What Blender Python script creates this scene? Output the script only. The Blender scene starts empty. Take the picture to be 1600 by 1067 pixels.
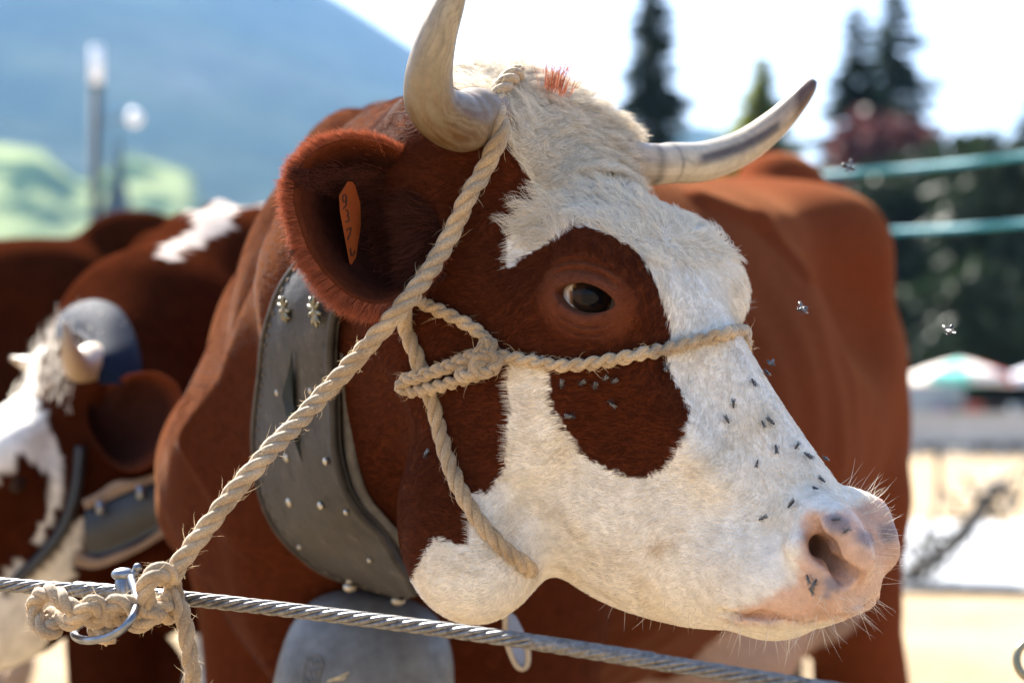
import bpy, bmesh, math, random
import numpy as np
from mathutils import Vector, Matrix
from mathutils.bvhtree import BVHTree

random.seed(7)
RNG = np.random.default_rng(7)
scene = bpy.context.scene

# ------------------------------------------------------------------ camera
CAM = np.array([0.0, 0.0, 1.07])
LENS, PITCH = 70.0, math.radians(2.0)
FPX = LENS / 36.0 * 1600.0
FWD = np.array([0.0, math.cos(PITCH), math.sin(PITCH)])
UPV = np.array([0.0, -math.sin(PITCH), math.cos(PITCH)])
cam_data = bpy.data.cameras.new("camera")
cam = bpy.data.objects.new("camera", cam_data)
scene.collection.objects.link(cam)
cam.location = CAM
cam.rotation_euler = (math.pi / 2 + PITCH, 0, 0)
cam_data.lens = LENS
cam_data.sensor_width = 36.0
cam_data.clip_start = 0.05
cam_data.clip_end = 30000
cam_data.dof.use_dof = True
cam_data.dof.focus_distance = 1.66
cam_data.dof.aperture_fstop = 4.0
scene.camera = cam

# ------------------------------------------------------------------ world, sun, exposure
SUN_EL, SUN_AZ = math.radians(44), math.radians(-30)      # azimuth from +Y, clockwise positive
world = bpy.data.worlds.new("World")
scene.world = world
world.use_nodes = True
wn = world.node_tree.nodes
wl = world.node_tree.links
wn.clear()
sky = wn.new("ShaderNodeTexSky")
sky.sky_type = 'NISHITA'
sky.sun_disc = False
sky.sun_elevation = SUN_EL
sky.sun_rotation = SUN_AZ
sky.altitude = 1000
sky.dust_density = 4.0
bg = wn.new("ShaderNodeBackground")
bg.inputs["Strength"].default_value = 0.074
wo = wn.new("ShaderNodeOutputWorld")
wl.new(sky.outputs[0], bg.inputs[0])
wl.new(bg.outputs[0], wo.inputs[0])
sun_data = bpy.data.lights.new("sun", 'SUN')
sun_data.energy = 5.0
sun_data.angle = math.radians(0.53)
sun_data.color = (1.0, 0.95, 0.86)
sun = bpy.data.objects.new("sun", sun_data)
scene.collection.objects.link(sun)
SUN_DIR = Vector((math.sin(SUN_AZ) * math.cos(SUN_EL), math.cos(SUN_AZ) * math.cos(SUN_EL), math.sin(SUN_EL)))
sun.rotation_euler = SUN_DIR.to_track_quat('Z', 'Y').to_euler()
sun.location = (0, 0, 20)
scene.view_settings.view_transform = 'Standard'
scene.view_settings.look = 'None'
scene.view_settings.gamma = 1.0
scene.view_settings.use_curve_mapping = False
scene.view_settings.exposure = 2.35
scene.cycles.use_denoising = True
scene.cycles.max_bounces = 8
scene.cycles.diffuse_bounces = 4
scene.cycles.transparent_max_bounces = 8
scene.cycles.volume_bounces = 0
scene.cycles.caustics_reflective = False
scene.cycles.caustics_refractive = False

# ------------------------------------------------------------------ helpers: pixels <-> places
def P(px, py, d):
    return CAM + d * (((px - 800.0) / FPX) * np.array([1.0, 0, 0]) + FWD + ((533.5 - py) / FPX) * UPV)

def ray_dir(px, py):
    v = P(px, py, 1.0) - CAM
    return v / np.linalg.norm(v)

def to_px(w):
    w = np.asarray(w, dtype=float) - CAM
    d = w @ FWD
    return 800.0 + FPX * w[..., 0] / d, 533.5 - FPX * (w @ UPV) / d, d

def link(o, parent=None):
    scene.collection.objects.link(o)
    if parent is not None:
        o.parent = parent
    return o

def tag(o, label=None, category=None, group=None, kind=None):
    if label: o["label"] = label
    if category: o["category"] = category
    if group: o["group"] = group
    if kind: o["kind"] = kind
    return o

def empty(name, loc, label=None, category=None, group=None):
    o = bpy.data.objects.new(name, None)
    o.location = loc
    o.empty_display_size = 0.05
    link(o)
    tag(o, label, category, group)
    bpy.context.view_layer.update()
    return o

def mesh_obj(name, verts, faces, material, parent=None, smooth=True):
    """one mesh object; verts are world coordinates, kept under a parent that is only moved"""
    me = bpy.data.meshes.new(name)
    v = np.asarray(verts, dtype=np.float64)
    if parent is not None:
        off = np.array(parent_loc(parent))
        v = v - off
    me.from_pydata(v.tolist(), [], [tuple(int(i) for i in f) for f in faces])
    if smooth:
        me.polygons.foreach_set("use_smooth", [True] * len(me.polygons))
    me.materials.append(material)
    me.update()
    o = bpy.data.objects.new(name, me)
    link(o, parent)
    return o

def parent_loc(p):
    l = np.array(p.location)
    while p.parent is not None:
        p = p.parent
        l = l + np.array(p.location)
    return l

def color_attr(o, cols, name="col"):
    a = o.data.attributes.new(name, 'FLOAT_COLOR', 'POINT')
    c = np.ones((len(cols), 4), dtype=np.float32)
    c[:, :cols.shape[1]] = cols
    a.data.foreach_set("color", c.ravel())

# ------------------------------------------------------------------ helpers: curves and sweeps
def catmull(pts, n):
    """resample a polyline of any dimension with a centripetal-like spline to n points, even in arc length"""
    p = np.asarray(pts, dtype=float)
    if len(p) == 2:
        return p[0] + np.linspace(0, 1, n)[:, None] * (p[1] - p[0])
    q = np.vstack([2 * p[0] - p[1], p, 2 * p[-1] - p[-2]])
    out = []
    for i in range(1, len(q) - 2):
        t = np.linspace(0, 1, 24, endpoint=False)[:, None]
        a, b, c, d = q[i - 1], q[i], q[i + 1], q[i + 2]
        out.append(0.5 * (2 * b + (c - a) * t + (2 * a - 5 * b + 4 * c - d) * t ** 2 + (3 * b - a - 3 * c + d) * t ** 3))
    out = np.vstack(out + [p[-1][None]])
    s = np.r_[0, np.cumsum(np.linalg.norm(np.diff(out[:, :3], axis=0), axis=1))]
    u = np.linspace(0, s[-1], n)
    return np.stack([np.interp(u, s, out[:, k]) for k in range(out.shape[1])], 1)

def frames(path):
    p = np.asarray(path, dtype=float)
    t = np.gradient(p, axis=0)
    t /= np.linalg.norm(t, axis=1)[:, None] + 1e-12
    n0 = np.cross(t[0], [0.3, 0.2, 0.93])
    if np.linalg.norm(n0) < 1e-3: n0 = np.cross(t[0], [1, 0, 0])
    n0 /= np.linalg.norm(n0)
    N = [n0]
    for i in range(1, len(p)):
        n = N[-1] - t[i] * (N[-1] @ t[i])
        N.append(n / (np.linalg.norm(n) + 1e-12))
    N = np.array(N)
    return t, N, np.cross(t, N)

def tube(path, rad, sides=10, cap=True):
    p = np.asarray(path, dtype=float)
    rad = np.broadcast_to(np.asarray(rad, dtype=float), (len(p),))
    t, N, B = frames(p)
    a = np.linspace(0, 2 * math.pi, sides, endpoint=False)
    ring = p[:, None] + rad[:, None, None] * (np.cos(a)[None, :, None] * N[:, None] + np.sin(a)[None, :, None] * B[:, None])
    v = ring.reshape(-1, 3)
    f = []
    for i in range(len(p) - 1):
        for j in range(sides):
            k = (j + 1) % sides
            f.append((i * sides + j, i * sides + k, (i + 1) * sides + k, (i + 1) * sides + j))
    if cap:
        v = np.vstack([v, p[0], p[-1]])
        c0, c1 = len(v) - 2, len(v) - 1
        for j in range(sides):
            k = (j + 1) % sides
            f.append((c0, k, j))
            f.append((c1, (len(p) - 1) * sides + j, (len(p) - 1) * sides + k))
    return v, f

def merge(parts):
    V, Fc, n = [], [], 0
    for v, f in parts:
        V.append(np.asarray(v, dtype=float))
        Fc += [tuple(i + n for i in q) for q in f]
        n += len(v)
    return np.vstack(V), Fc

def box(c, s, R=None):
    c, s = np.asarray(c, float), np.asarray(s, float) / 2
    v = np.array([[x, y, z] for x in (-1, 1) for y in (-1, 1) for z in (-1, 1)], float) * s
    if R is not None: v = v @ np.asarray(R).T
    return v + c, [(0, 1, 3, 2), (4, 6, 7, 5), (0, 4, 5, 1), (2, 3, 7, 6), (0, 2, 6, 4), (1, 5, 7, 3)]

def ball(c, r, nu=12, nv=8, R=None):
    r = np.broadcast_to(np.asarray(r, float), (3,))
    v = [[0, 0, 1]]
    for i in range(1, nv):
        for j in range(nu):
            a, b = math.pi * i / nv, 2 * math.pi * j / nu
            v.append([math.sin(a) * math.cos(b), math.sin(a) * math.sin(b), math.cos(a)])
    v.append([0, 0, -1])
    f = []
    for j in range(nu):
        f.append((0, 1 + j, 1 + (j + 1) % nu))
        f.append((len(v) - 1, 1 + (nv - 2) * nu + (j + 1) % nu, 1 + (nv - 2) * nu + j))
    for i in range(nv - 2):
        for j in range(nu):
            a = 1 + i * nu
            f.append((a + j, a + nu + j, a + nu + (j + 1) % nu, a + (j + 1) % nu))
    v = np.array(v) * r
    if R is not None: v = v @ np.asarray(R).T
    return v + np.asarray(c, float), f

def rotz(a):
    c, s = math.cos(a), math.sin(a)
    return np.array([[c, -s, 0], [s, c, 0], [0, 0, 1.0]])

# ------------------------------------------------------------------ helpers: materials
def new_mat(name):
    m = bpy.data.materials.new(name)
    m.use_nodes = True
    nt = m.node_tree
    b = nt.nodes["Principled BSDF"]
    return m, nt, b

def set_in(b, **kw):
    for k, v in kw.items():
        k = k.replace("_", " ")
        if k in b.inputs:
            b.inputs[k].default_value = v

def noise(nt, scale, detail=4, rough=0.6, coord="Object", stretch=None):
    tc = nt.nodes.new("ShaderNodeTexCoord")
    n = nt.nodes.new("ShaderNodeTexNoise")
    n.inputs["Scale"].default_value = scale
    n.inputs["Detail"].default_value = detail
    n.inputs["Roughness"].default_value = rough
    if stretch:
        mp = nt.nodes.new("ShaderNodeMapping")
        mp.inputs["Scale"].default_value = stretch
        nt.links.new(tc.outputs[coord], mp.inputs[0])
        nt.links.new(mp.outputs[0], n.inputs["Vector"])
    else:
        nt.links.new(tc.outputs[coord], n.inputs["Vector"])
    return n

def ramp(nt, fac, stops):
    r = nt.nodes.new("ShaderNodeValToRGB")
    e = r.color_ramp.elements
    while len(e) > 1: e.remove(e[0])
    e[0].position, e[0].color = stops[0][0], (*stops[0][1], 1)
    for p, c in stops[1:]:
        q = e.new(p)
        q.color = (*c, 1)
    nt.links.new(fac, r.inputs[0])
    return r

def mul_col(nt, a, b, fac=1.0, mode='MULTIPLY'):
    m = nt.nodes.new("ShaderNodeMix")
    m.data_type = 'RGBA'
    m.blend_type = mode
    m.inputs["Factor"].default_value = fac
    nt.links.new(a, m.inputs[6])
    nt.links.new(b, m.inputs[7])
    return m.outputs[2]

def bump(nt, b, h, strength=0.3, dist=0.01):
    n = nt.nodes.new("ShaderNodeBump")
    n.inputs["Strength"].default_value = strength
    n.inputs["Distance"].default_value = dist
    nt.links.new(h, n.inputs["Height"])
    nt.links.new(n.outputs[0], b.inputs["Normal"])

def noisy_mat(name, c0, c1, scale=20, rough=0.6, metallic=0.0, bump_s=0.2, bump_d=0.004, detail=5, stretch=None, lo=0.3, hi=0.7, **kw):
    m, nt, b = new_mat(name)
    n = noise(nt, scale, detail, stretch=stretch)
    r = ramp(nt, n.outputs["Fac"], [(lo, c0), (hi, c1)])
    nt.links.new(r.outputs[0], b.inputs["Base Color"])
    b.inputs["Roughness"].default_value = rough
    b.inputs["Metallic"].default_value = metallic
    if bump_s: bump(nt, b, n.outputs["Fac"], bump_s, bump_d)
    set_in(b, **kw)
    return m

def attr_mat(name, rough=0.6, scale=60, amount=0.35, bump_s=0.25, bump_d=0.003, attr="col", stretch=None, **kw):
    """colour from the mesh's own colour attribute, broken up by noise"""
    m, nt, b = new_mat(name)
    a = nt.nodes.new("ShaderNodeAttribute")
    a.attribute_name = attr
    n = noise(nt, scale, 5, stretch=stretch)
    r = ramp(nt, n.outputs["Fac"], [(0.25, (1 - amount,) * 3), (0.75, (1 + amount * 0.4,) * 3)])
    nt.links.new(mul_col(nt, a.outputs["Color"], r.outputs[0]), b.inputs["Base Color"])
    b.inputs["Roughness"].default_value = rough
    if bump_s: bump(nt, b, n.outputs["Fac"], bump_s, bump_d)
    set_in(b, **kw)
    return m
# ------------------------------------------------------------------ implicit surfaces for the animals
F32 = np.float32
def smin(a, b, k):
    h = np.maximum(k - np.abs(a - b), 0) / k
    return np.minimum(a, b) - h * h * k * 0.25
def smax(a, b, k):
    return -smin(-a, -b, k)
def ell(p, c, r, R=None):
    q = p - np.asarray(c, F32)
    if R is not None: q = q @ np.asarray(R, F32)
    r = np.asarray(r, F32)
    k0 = np.sqrt(((q / r) ** 2).sum(-1))
    k1 = np.sqrt(((q / (r * r)) ** 2).sum(-1)) + 1e-9
    return k0 * (k0 - 1) / k1
def caps(p, a, b, ra, rb):
    a, b = np.asarray(a, F32), np.asarray(b, F32)
    ab = b - a
    t = np.clip(((p - a) @ ab) / (ab @ ab), 0, 1)
    return np.sqrt(((p - a - t[..., None] * ab) ** 2).sum(-1)) - (ra + (rb - ra) * t)
def chain(p, pts, k=0.03):
    d = None
    for (a, ra), (b, rb) in zip(pts[:-1], pts[1:]):
        e = caps(p, a, b, ra, rb)
        d = e if d is None else smin(d, e, k)
    return d

def spline1(xk, yk, x):
    """monotone-ish cubic through knots"""
    xk, yk = np.asarray(xk, float), np.asarray(yk, float)
    m = np.gradient(yk, xk, axis=0)
    i = np.clip(np.searchsorted(xk, x) - 1, 0, len(xk) - 2)
    h = xk[i + 1] - xk[i]
    t = np.clip((x - xk[i]) / h, 0, 1)
    if yk.ndim > 1: h, t = h[:, None], t[:, None]
    return ((2 * t**3 - 3 * t**2 + 1) * yk[i] + (t**3 - 2 * t**2 + t) * h * m[i] + (-2 * t**3 + 3 * t**2) * yk[i + 1] + (t**3 - t**2) * h * m[i + 1])

class Loft:
    """a body along X given by its top and bottom line and five half-widths from bottom to top"""
    def __init__(self, x, top, bot, wid, n=2.4):
        self.x0, self.x1, self.n = x[0], x[-1], n
        xs = np.linspace(x[0], x[-1], 256)
        self.top = spline1(x, top, xs).astype(F32)
        self.bot = spline1(x, bot, xs).astype(F32)
        w5 = spline1(x, np.asarray(wid, float), xs)
        sk = np.array([-1, -.5, 0, .5, 1.0])
        self.w = np.stack([spline1(sk, w5[i], np.linspace(-1, 1, 41)) for i in range(256)]).astype(F32)
    def __call__(self, p):
        x, y, z = p[..., 0], np.abs(p[..., 1]), p[..., 2]
        u = np.clip((x - self.x0) / (self.x1 - self.x0), 0, 1) * 255
        i = np.minimum(u.astype(np.int32), 254)
        f = u - i
        T = self.top[i] * (1 - f) + self.top[i + 1] * f
        Bt = self.bot[i] * (1 - f) + self.bot[i + 1] * f
        zc, h = (T + Bt) / 2, np.maximum((T - Bt) / 2, 0.002)
        s = (z - zc) / h
        v = (np.clip(s, -1, 1) + 1) * 20
        j = np.minimum(v.astype(np.int32), 39)
        g = v - j
        W = (self.w[i, j] * (1 - f) * (1 - g) + self.w[i + 1, j] * f * (1 - g) + self.w[i, j + 1] * (1 - f) * g + self.w[i + 1, j + 1] * f * g)
        W = np.maximum(W, 0.003)
        r = ((y / W) ** self.n + np.abs(s) ** self.n) ** (1 / self.n)
        d = (r - 1) * np.minimum(W, h)
        ex = np.maximum(np.maximum(self.x0 - x, x - self.x1), 0)
        return np.where(ex > 0, np.sqrt(np.maximum(d, 0) ** 2 + ex ** 2), d).astype(F32)

def surface(sdf, lo, hi, h, refine=()):
    """sparse naive surface nets; refine = list of (test(verts), times) -> denser faces there, then put back on the surface"""
    lo = np.asarray(lo, float)
    nb = np.ceil((np.asarray(hi, float) - lo) / (8 * h)).astype(int)
    dims = nb * 8
    D = np.empty(tuple(dims), dtype=F32)
    bi = np.stack(np.meshgrid(*[np.arange(k) for k in nb], indexing='ij'), -1).reshape(-1, 3)
    cen = (lo + (bi * 8 + 3.5) * h).astype(F32)
    dc = np.concatenate([sdf(c) for c in np.array_split(cen, max(1, len(cen) // 200000))])
    V = D.reshape(nb[0], 8, nb[1], 8, nb[2], 8)
    V[...] = np.where(dc < 0, -1, 1).astype(F32).reshape(nb[0], 1, nb[1], 1, nb[2], 1)
    act = np.abs(dc) < 8 * h * 0.87 * 1.7 + 0.02
    loc = np.stack(np.meshgrid(*[np.arange(8)] * 3, indexing='ij'), -1).reshape(-1, 3)
    idx = np.nonzero(act)[0]
    for part in np.array_split(idx, max(1, len(idx) // 600)):
        pts = (lo + ((bi[part] * 8)[:, None] + loc[None]) * h).astype(F32)
        d = sdf(pts.reshape(-1, 3)).reshape(len(part), 8, 8, 8)
        for q, b in enumerate(part):
            V[bi[b, 0], :, bi[b, 1], :, bi[b, 2], :] = d[q]
    S = D < 0
    cnt = np.zeros(tuple(dims - 1), dtype=np.int8)
    for a in (0, 1):
        for b in (0, 1):
            for c in (0, 1):
                cnt += S[a:dims[0] - 1 + a, b:dims[1] - 1 + b, c:dims[2] - 1 + c]
    cells = np.argwhere((cnt > 0) & (cnt < 8))
    vid = np.full(tuple(dims - 1), -1, dtype=np.int32)
    vid[cells[:, 0], cells[:, 1], cells[:, 2]] = np.arange(len(cells))
    acc = np.zeros((len(cells), 3)); num = np.zeros(len(cells))
    cor = [(a, b, c) for a in (0, 1) for b in (0, 1) for c in (0, 1)]
    for A in cor:
        for ax in range(3):
            if A[ax]: continue
            Bc = list(A); Bc[ax] = 1
            da = D[cells[:, 0] + A[0], cells[:, 1] + A[1], cells[:, 2] + A[2]]
            db = D[cells[:, 0] + Bc[0], cells[:, 1] + Bc[1], cells[:, 2] + Bc[2]]
            cr = (da < 0) != (db < 0)
            t = np.where(cr, da / np.where(cr, da - db, 1), 0)
            pos = np.tile(np.array(A, float), (len(cells), 1)); pos[:, ax] = t
            acc[cr] += pos[cr]; num[cr] += 1
    verts = lo + (cells + acc / num[:, None]) * h
    quads = []
    for ax in range(3):
        u, v = (ax + 1) % 3, (ax + 2) % 3
        sl0 = [slice(0, -1)] * 3; sl1 = [slice(0, -1)] * 3
        sl1[ax] = slice(1, None)
        e = np.argwhere(S[tuple(sl0)] != S[tuple(sl1)])
        e = e[(e[:, u] > 0) & (e[:, v] > 0) & (e[:, u] < dims[u] - 1) & (e[:, v] < dims[v] - 1)]
        flip = S[e[:, 0], e[:, 1], e[:, 2]]
        q = []
        for du, dv in ((1, 1), (0, 1), (0, 0), (1, 0)):
            c = e.copy(); c[:, u] -= du; c[:, v] -= dv
            q.append(vid[c[:, 0], c[:, 1], c[:, 2]])
        q = np.stack(q, 1)
        q[~flip] = q[~flip][:, ::-1]
        quads.append(q)
    quads = np.vstack(quads)
    quads = quads[(quads >= 0).all(1)]
    del D, V, S, vid, cnt
    verts = newton(sdf, verts, 2, h)
    for test, times in refine:
        bm = bmesh.new()
        me = bpy.data.meshes.new("tmp")
        me.from_pydata(verts.tolist(), [], quads.tolist() if isinstance(quads, np.ndarray) else quads)
        bm.from_mesh(me)
        for _ in range(times):
            co = np.array([v.co[:] for v in bm.verts])
            inside = test(co)
            bm.verts.ensure_lookup_table()
            ed = [e for e in bm.edges if inside[e.verts[0].index] and inside[e.verts[1].index]]
            bmesh.ops.subdivide_edges(bm, edges=ed, cuts=1, use_grid_fill=True)
            bm.verts.index_update()
        bm.to_mesh(me); bm.free()
        n = len(me.vertices)
        verts = np.empty(n * 3); me.vertices.foreach_get("co", verts); verts = verts.reshape(-1, 3)
        quads = [tuple(p.vertices) for p in me.polygons]
        bpy.data.meshes.remove(me)
        sel = test(verts)
        verts[sel] = newton(sdf, verts[sel], 3, h * 0.5)
    return verts, quads

def grad(sdf, v, e=0.0008):
    g = np.zeros_like(v)
    for k in range(3):
        o = np.zeros(3); o[k] = e
        g[:, k] = (sdf((v + o).astype(F32)) - sdf((v - o).astype(F32))) / (2 * e)
    return g

def newton(sdf, v, it, lim):
    v = v.copy()
    for _ in range(it):
        d = sdf(v.astype(F32)).astype(float)
        g = grad(sdf, v)
        gg = (g * g).sum(1) + 1e-3
        st = -(d / gg)[:, None] * g
        ln = np.linalg.norm(st, axis=1)
        st *= np.minimum(1, lim / (ln + 1e-12))[:, None]
        v += 0.9 * st
    return v

def euler_m(yaw, pit, rol):
    a, b, c = [math.radians(t) for t in (yaw, pit, rol)]
    Ry = np.array([[math.cos(b), 0, math.sin(b)], [0, 1, 0], [-math.sin(b), 0, math.cos(b)]])
    Rx = np.array([[1, 0, 0], [0, math.cos(c), -math.sin(c)], [0, math.sin(c), math.cos(c)]])
    return rotz(a) @ Ry @ Rx @ np.diag([1, -1, 1.0])

# head: X forward along the face, Y to the animal's right, Z out of the forehead
HX = [-.10, -.06, -.02, .03, .08, .13, .18, .24, .30, .36, .40, .43, .455, .475, .490]
HT = [-.046, -.018, .006, .026, .040, .045, .040, .027, .014, .004, -.001, -.006, -.016, -.029, -.044]
HB = [-.17, -.20, -.215, -.230, -.240, -.248, -.254, -.254, -.242, -.210, -.178, -.145, -.116, -.088, -.054]
HW = [  # bottom, lower, middle, upper, top
 [.030, .060, .080, .080, .060], [.045, .075, .095, .090, .070], [.055, .085, .100, .106, .100], [.058, .090, .102, .108, .102],
 [.058, .092, .100, .106, .098], [.056, .092, .096, .110, .100], [.052, .088, .092, .108, .090], [.046, .076, .080, .078, .064],
 [.040, .064, .070, .064, .050], [.036, .057, .065, .058, .045], [.034, .055, .064, .057, .043], [.033, .053, .063, .057, .043],
 [.030, .048, .057, .052, .038], [.024, .038, .047, .042, .030], [.012, .020, .026, .022, .014]]
HEAD_LOFT = Loft(HX, HT, HB, HW, 2.5)
CHIN_R = np.array([[.77, 0, -.64], [0, 1, 0], [.64, 0, .77]])
EYE_C = np.array([.171, .0830, -.008])
EYE_R = .0238
EYE_N = np.array([.16, .965, .12]); EYE_N /= np.linalg.norm(EYE_N)
EYE_U = np.array([.84, -.14, .50]); EYE_U -= EYE_N * (EYE_U @ EYE_N); EYE_U /= np.linalg.norm(EYE_U)   # along the slit, to the nose
EYE_V = np.cross(EYE_N, EYE_U)
if EYE_V[2] < 0: EYE_V = -EYE_V
EYE_C = EYE_C - .011 * EYE_U + .004 * EYE_V
SLIT = .006

def head_sdf(p, fine=True):
    q = p.copy()
    sc = np.interp(q[..., 0], [-.06, .035, .085, .12, .20, .25, .32, .38, .42, .455], [1.15, 1.15, 1.02, .95, .94, .92, .84, .74, .50, .33]).astype(F32)
    q[..., 1] = np.where(q[..., 1] < 0, q[..., 1] / sc, q[..., 1])       # the far half is not a mirror image of the near one
    p = q.copy()
    q[..., 1] = np.abs(q[..., 1])
    d = HEAD_LOFT(p)
    # brow and cheek bones
    d = smin(d, ell(q, (.160, .086, .012), (.052, .028, .030)), .050)
    d = smin(d, caps(q, (.22, .080, -.030), (.33, .058, -.050), .016, .010), .035)
    d = smin(d, ell(q, (.12, .078, -.125), (.095, .026, .085)), .040)
    d = smin(d, ell(q, (-.01, .070, .010), (.045, .040, .030)), .030)             # horn boss
    d = smin(d, ell(q, (-.025, .0, -.010), (.035, .080, .028)), .040)              # poll
    d = smin(d, ell(q, (-.035, .085, -.055), (.035, .040, .040)), .035)           # ear base
    d = smax(d, -ell(q, (.07, .125, -.012), (.050, .030, .030)), .040)            # temple hollow
    # muzzle
    d = smin(d, ell(q, (.434, .040, -.018), (.034, .026, .025)), .022)
    d = smin(d, ell(q, (.448, .034, -.062), (.034, .032, .036)), .022)
    d = smin(d, ell(q, (.410, .042, -.100), (.040, .026, .034)), .025)
    d = smin(d, ell(q, (.428, .0, -.118), (.042, .037, .028), CHIN_R), .012)
    d = smin(d, ell(q, (.441, .0, -.036), (.033, .040, .027)), .020)
    if fine:
        # mouth line
        for a, b in zip(MOUTH[:-1], MOUTH[1:]):
            d = smax(d, -caps(q, a, b, .0035, .0035), .010)
        # nostril: a comma that runs up and back
        n = caps(q, NOS[0], NOS[1], .0062, .0088)
        n = smin(n, caps(q, NOS[1], NOS[2], .0094, .0080), .006)
        n = smin(n, caps(q, NOS[1], NOS[3], .0088, .010), .008)
        n = smin(n, caps(q, NOS[2], NOS[3], .0070, .009), .008)
        d = smin(d, caps(q, NOS[4], NOS[5], .010, .010), .022)
        d = smin(d, caps(q, NOS[6], NOS[7], .008, .007), .018)
        d = smax(d, -n, .007)
        # eye: lids over the ball with an almond opening
        e = q - EYE_C.astype(F32)
        u, v, w = e @ EYE_U.astype(F32) - F32(SLIT), e @ EYE_V.astype(F32), e @ EYE_N.astype(F32)
        rr = np.sqrt((e * e).sum(-1))
        d = smin(d, rr - (EYE_R + .0050), .022)
        ru = np.sqrt(u * u + (v * 1.35) ** 2)
        for cv_, hw_, bow, dep in ((.0195, .034, .011, .0044), (.0260, .040, .014, .0034), (-.0190, .028, -.010, .0034), (-.0250, .032, -.012, .0026)):
            line = cv_ + .35 * bow - bow * (u / hw_) ** 2                           # folds of skin above and below the lids
            d = d + dep * np.exp(-((v - line) / .0019) ** 2) * (w > 0) * np.clip(1.1 - (u / hw_) ** 2, 0, 1)
        x = np.clip(u / .0268, -1, 1)
        upper = .0122 * np.maximum(1 - np.abs(x) ** 1.8, 0) ** .72 + .0010 + .0012 * x
        lower = -.0124 * np.maximum(1 - np.abs(x) ** 1.7, 0) ** .72 + .0006
        slot = np.maximum(np.maximum(v - upper, lower - v), np.abs(u) - .0268)
        slot = np.maximum(slot, -w)
        slot = np.maximum(slot, EYE_R - .004 - rr)
        d = smax(d, -slot, .0035)
    return d
MOUTH = [np.array(t) for t in ((.494, .0, -.045), (.480, .024, -.054), (.464, .047, -.072), (.442, .056, -.098), (.416, .056, -.124))]
NOS = [np.array(t) for t in ((.419, .066, -.012), (.442, .061, -.019), (.466, .050, -.026), (.418, .024, -.048), (.437, .054, -.005), (.463, .040, -.015), (.428, .066, -.034), (.462, .056, -.046))]

# body: X forward, Y to the animal's left, Z up from the ground; a cow 1.38 m at the hips
BX = [-.93, -.88, -.78, -.62, -.40, -.10, .20, .45, .64, .78, .84]
BT = [1.24, 1.34, 1.40, 1.415, 1.395, 1.38, 1.355, 1.335, 1.27, 1.17, 1.06]
BB = [1.02, .86, .76, .70, .66, .62, .62, .66, .68, .76, .92]
BW = [[.03, .07, .10, .09, .05], [.07, .14, .17, .13, .07], [.10, .19, .21, .19, .10], [.12, .24, .265, .28, .27], [.15, .28, .30, .31, .30],
      [.17, .33, .34, .32, .30], [.15, .31, .32, .28, .20], [.10, .23, .25, .15, .05], [.08, .18, .21, .11, .05], [.06, .12, .15, .11, .05], [.03, .06, .08, .06, .03]]
BODY_LOFT = Loft(BX, BT, BB, BW, 2.0)

def body_sdf(p):
    q = p.copy()
    q[..., 1] = np.abs(q[..., 1])
    d = BODY_LOFT(p)
    d = smax(d, -ell(q, (-.40, .285, 1.19), (.12, .05, .08)), .12)                   # hollow before the hip
    d = smin(d, ell(q, (-.58, .180, 1.305), (.09, .055, .045)), .14)               # hook bone
    d = smin(d, ell(q, (-.83, .0, 1.405), (.12, .075, .075)), .06)                 # tail head
    d = smin(d, ell(q, (-.87, .10, 1.25), (.05, .05, .05)), .06)                    # pin bone
    d = smin(d, ell(q, (-.70, .145, .98), (.19, .100, .26)), .08)                   # thigh
    d = smin(d, ell(q, (.50, .165, .99), (.15, .080, .24)), .07)                   # shoulder
    d = smin(d, ell(q, (.66, .175, .94), (.07, .06, .09)), .06)                     # point of shoulder
    d = smin(d, ell(q, (-.46, .0, .66), (.20, .15, .13)), .06)                      # udder
    rib = np.clip((.45 - np.abs(p[..., 0])) / .15, 0, 1) * np.clip((1.25 - p[..., 2]) / .15, 0, 1)
    d = d + .0018 * np.sin(p[..., 0] * 62 + 5 * p[..., 2]) * rib + .004 * np.sin(p[..., 0] * 19 + 2.1 * np.sin(p[..., 2] * 11)) * np.sin(p[..., 2] * 17 + 1.3)
    sh = np.clip((p[..., 0] - .30) / .12, 0, 1) * np.clip((.85 - p[..., 0]) / .1, 0, 1)
    d = d + .0030 * sh * np.sin(p[..., 0] * 70 + 16 * p[..., 2] + 2 * np.sin(p[..., 2] * 13))
    fl = chain(q, [((.52, .17, .90), .11), ((.56, .155, .42), .062), ((.55, .15, .38), .050), ((.54, .15, .13), .040), ((.56, .15, .09), .048), ((.585, .15, .04), .050)], .03)
    hl = chain(q, [((-.66, .15, .86), .12), ((-.66, .16, .70), .090), ((-.83, .17, .47), .060), ((-.79, .17, .13), .042), ((-.77, .17, .09), .048), ((-.745, .17, .04), .050)], .03)
    d = smin(smin(d, fl, .06), hl, .06)
    d = np.maximum(d, -p[..., 2] + .001)
    return d
# ------------------------------------------------------------------ the place: ground, path, hills
def grid_mesh(name, xs, ys, zf, material, kind="structure"):
    X, Y = np.meshgrid(xs, ys, indexing='ij')
    v = np.stack([X, Y, zf(X, Y)], -1).reshape(-1, 3)
    n, m = len(xs), len(ys)
    i, j = np.meshgrid(np.arange(n - 1), np.arange(m - 1), indexing='ij')
    a = (i * m + j).ravel()
    f = np.stack([a, a + m, a + m + 1, a + 1], 1)
    o = mesh_obj(name, v, f.tolist(), material)
    o["kind"] = kind
    return o

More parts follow.
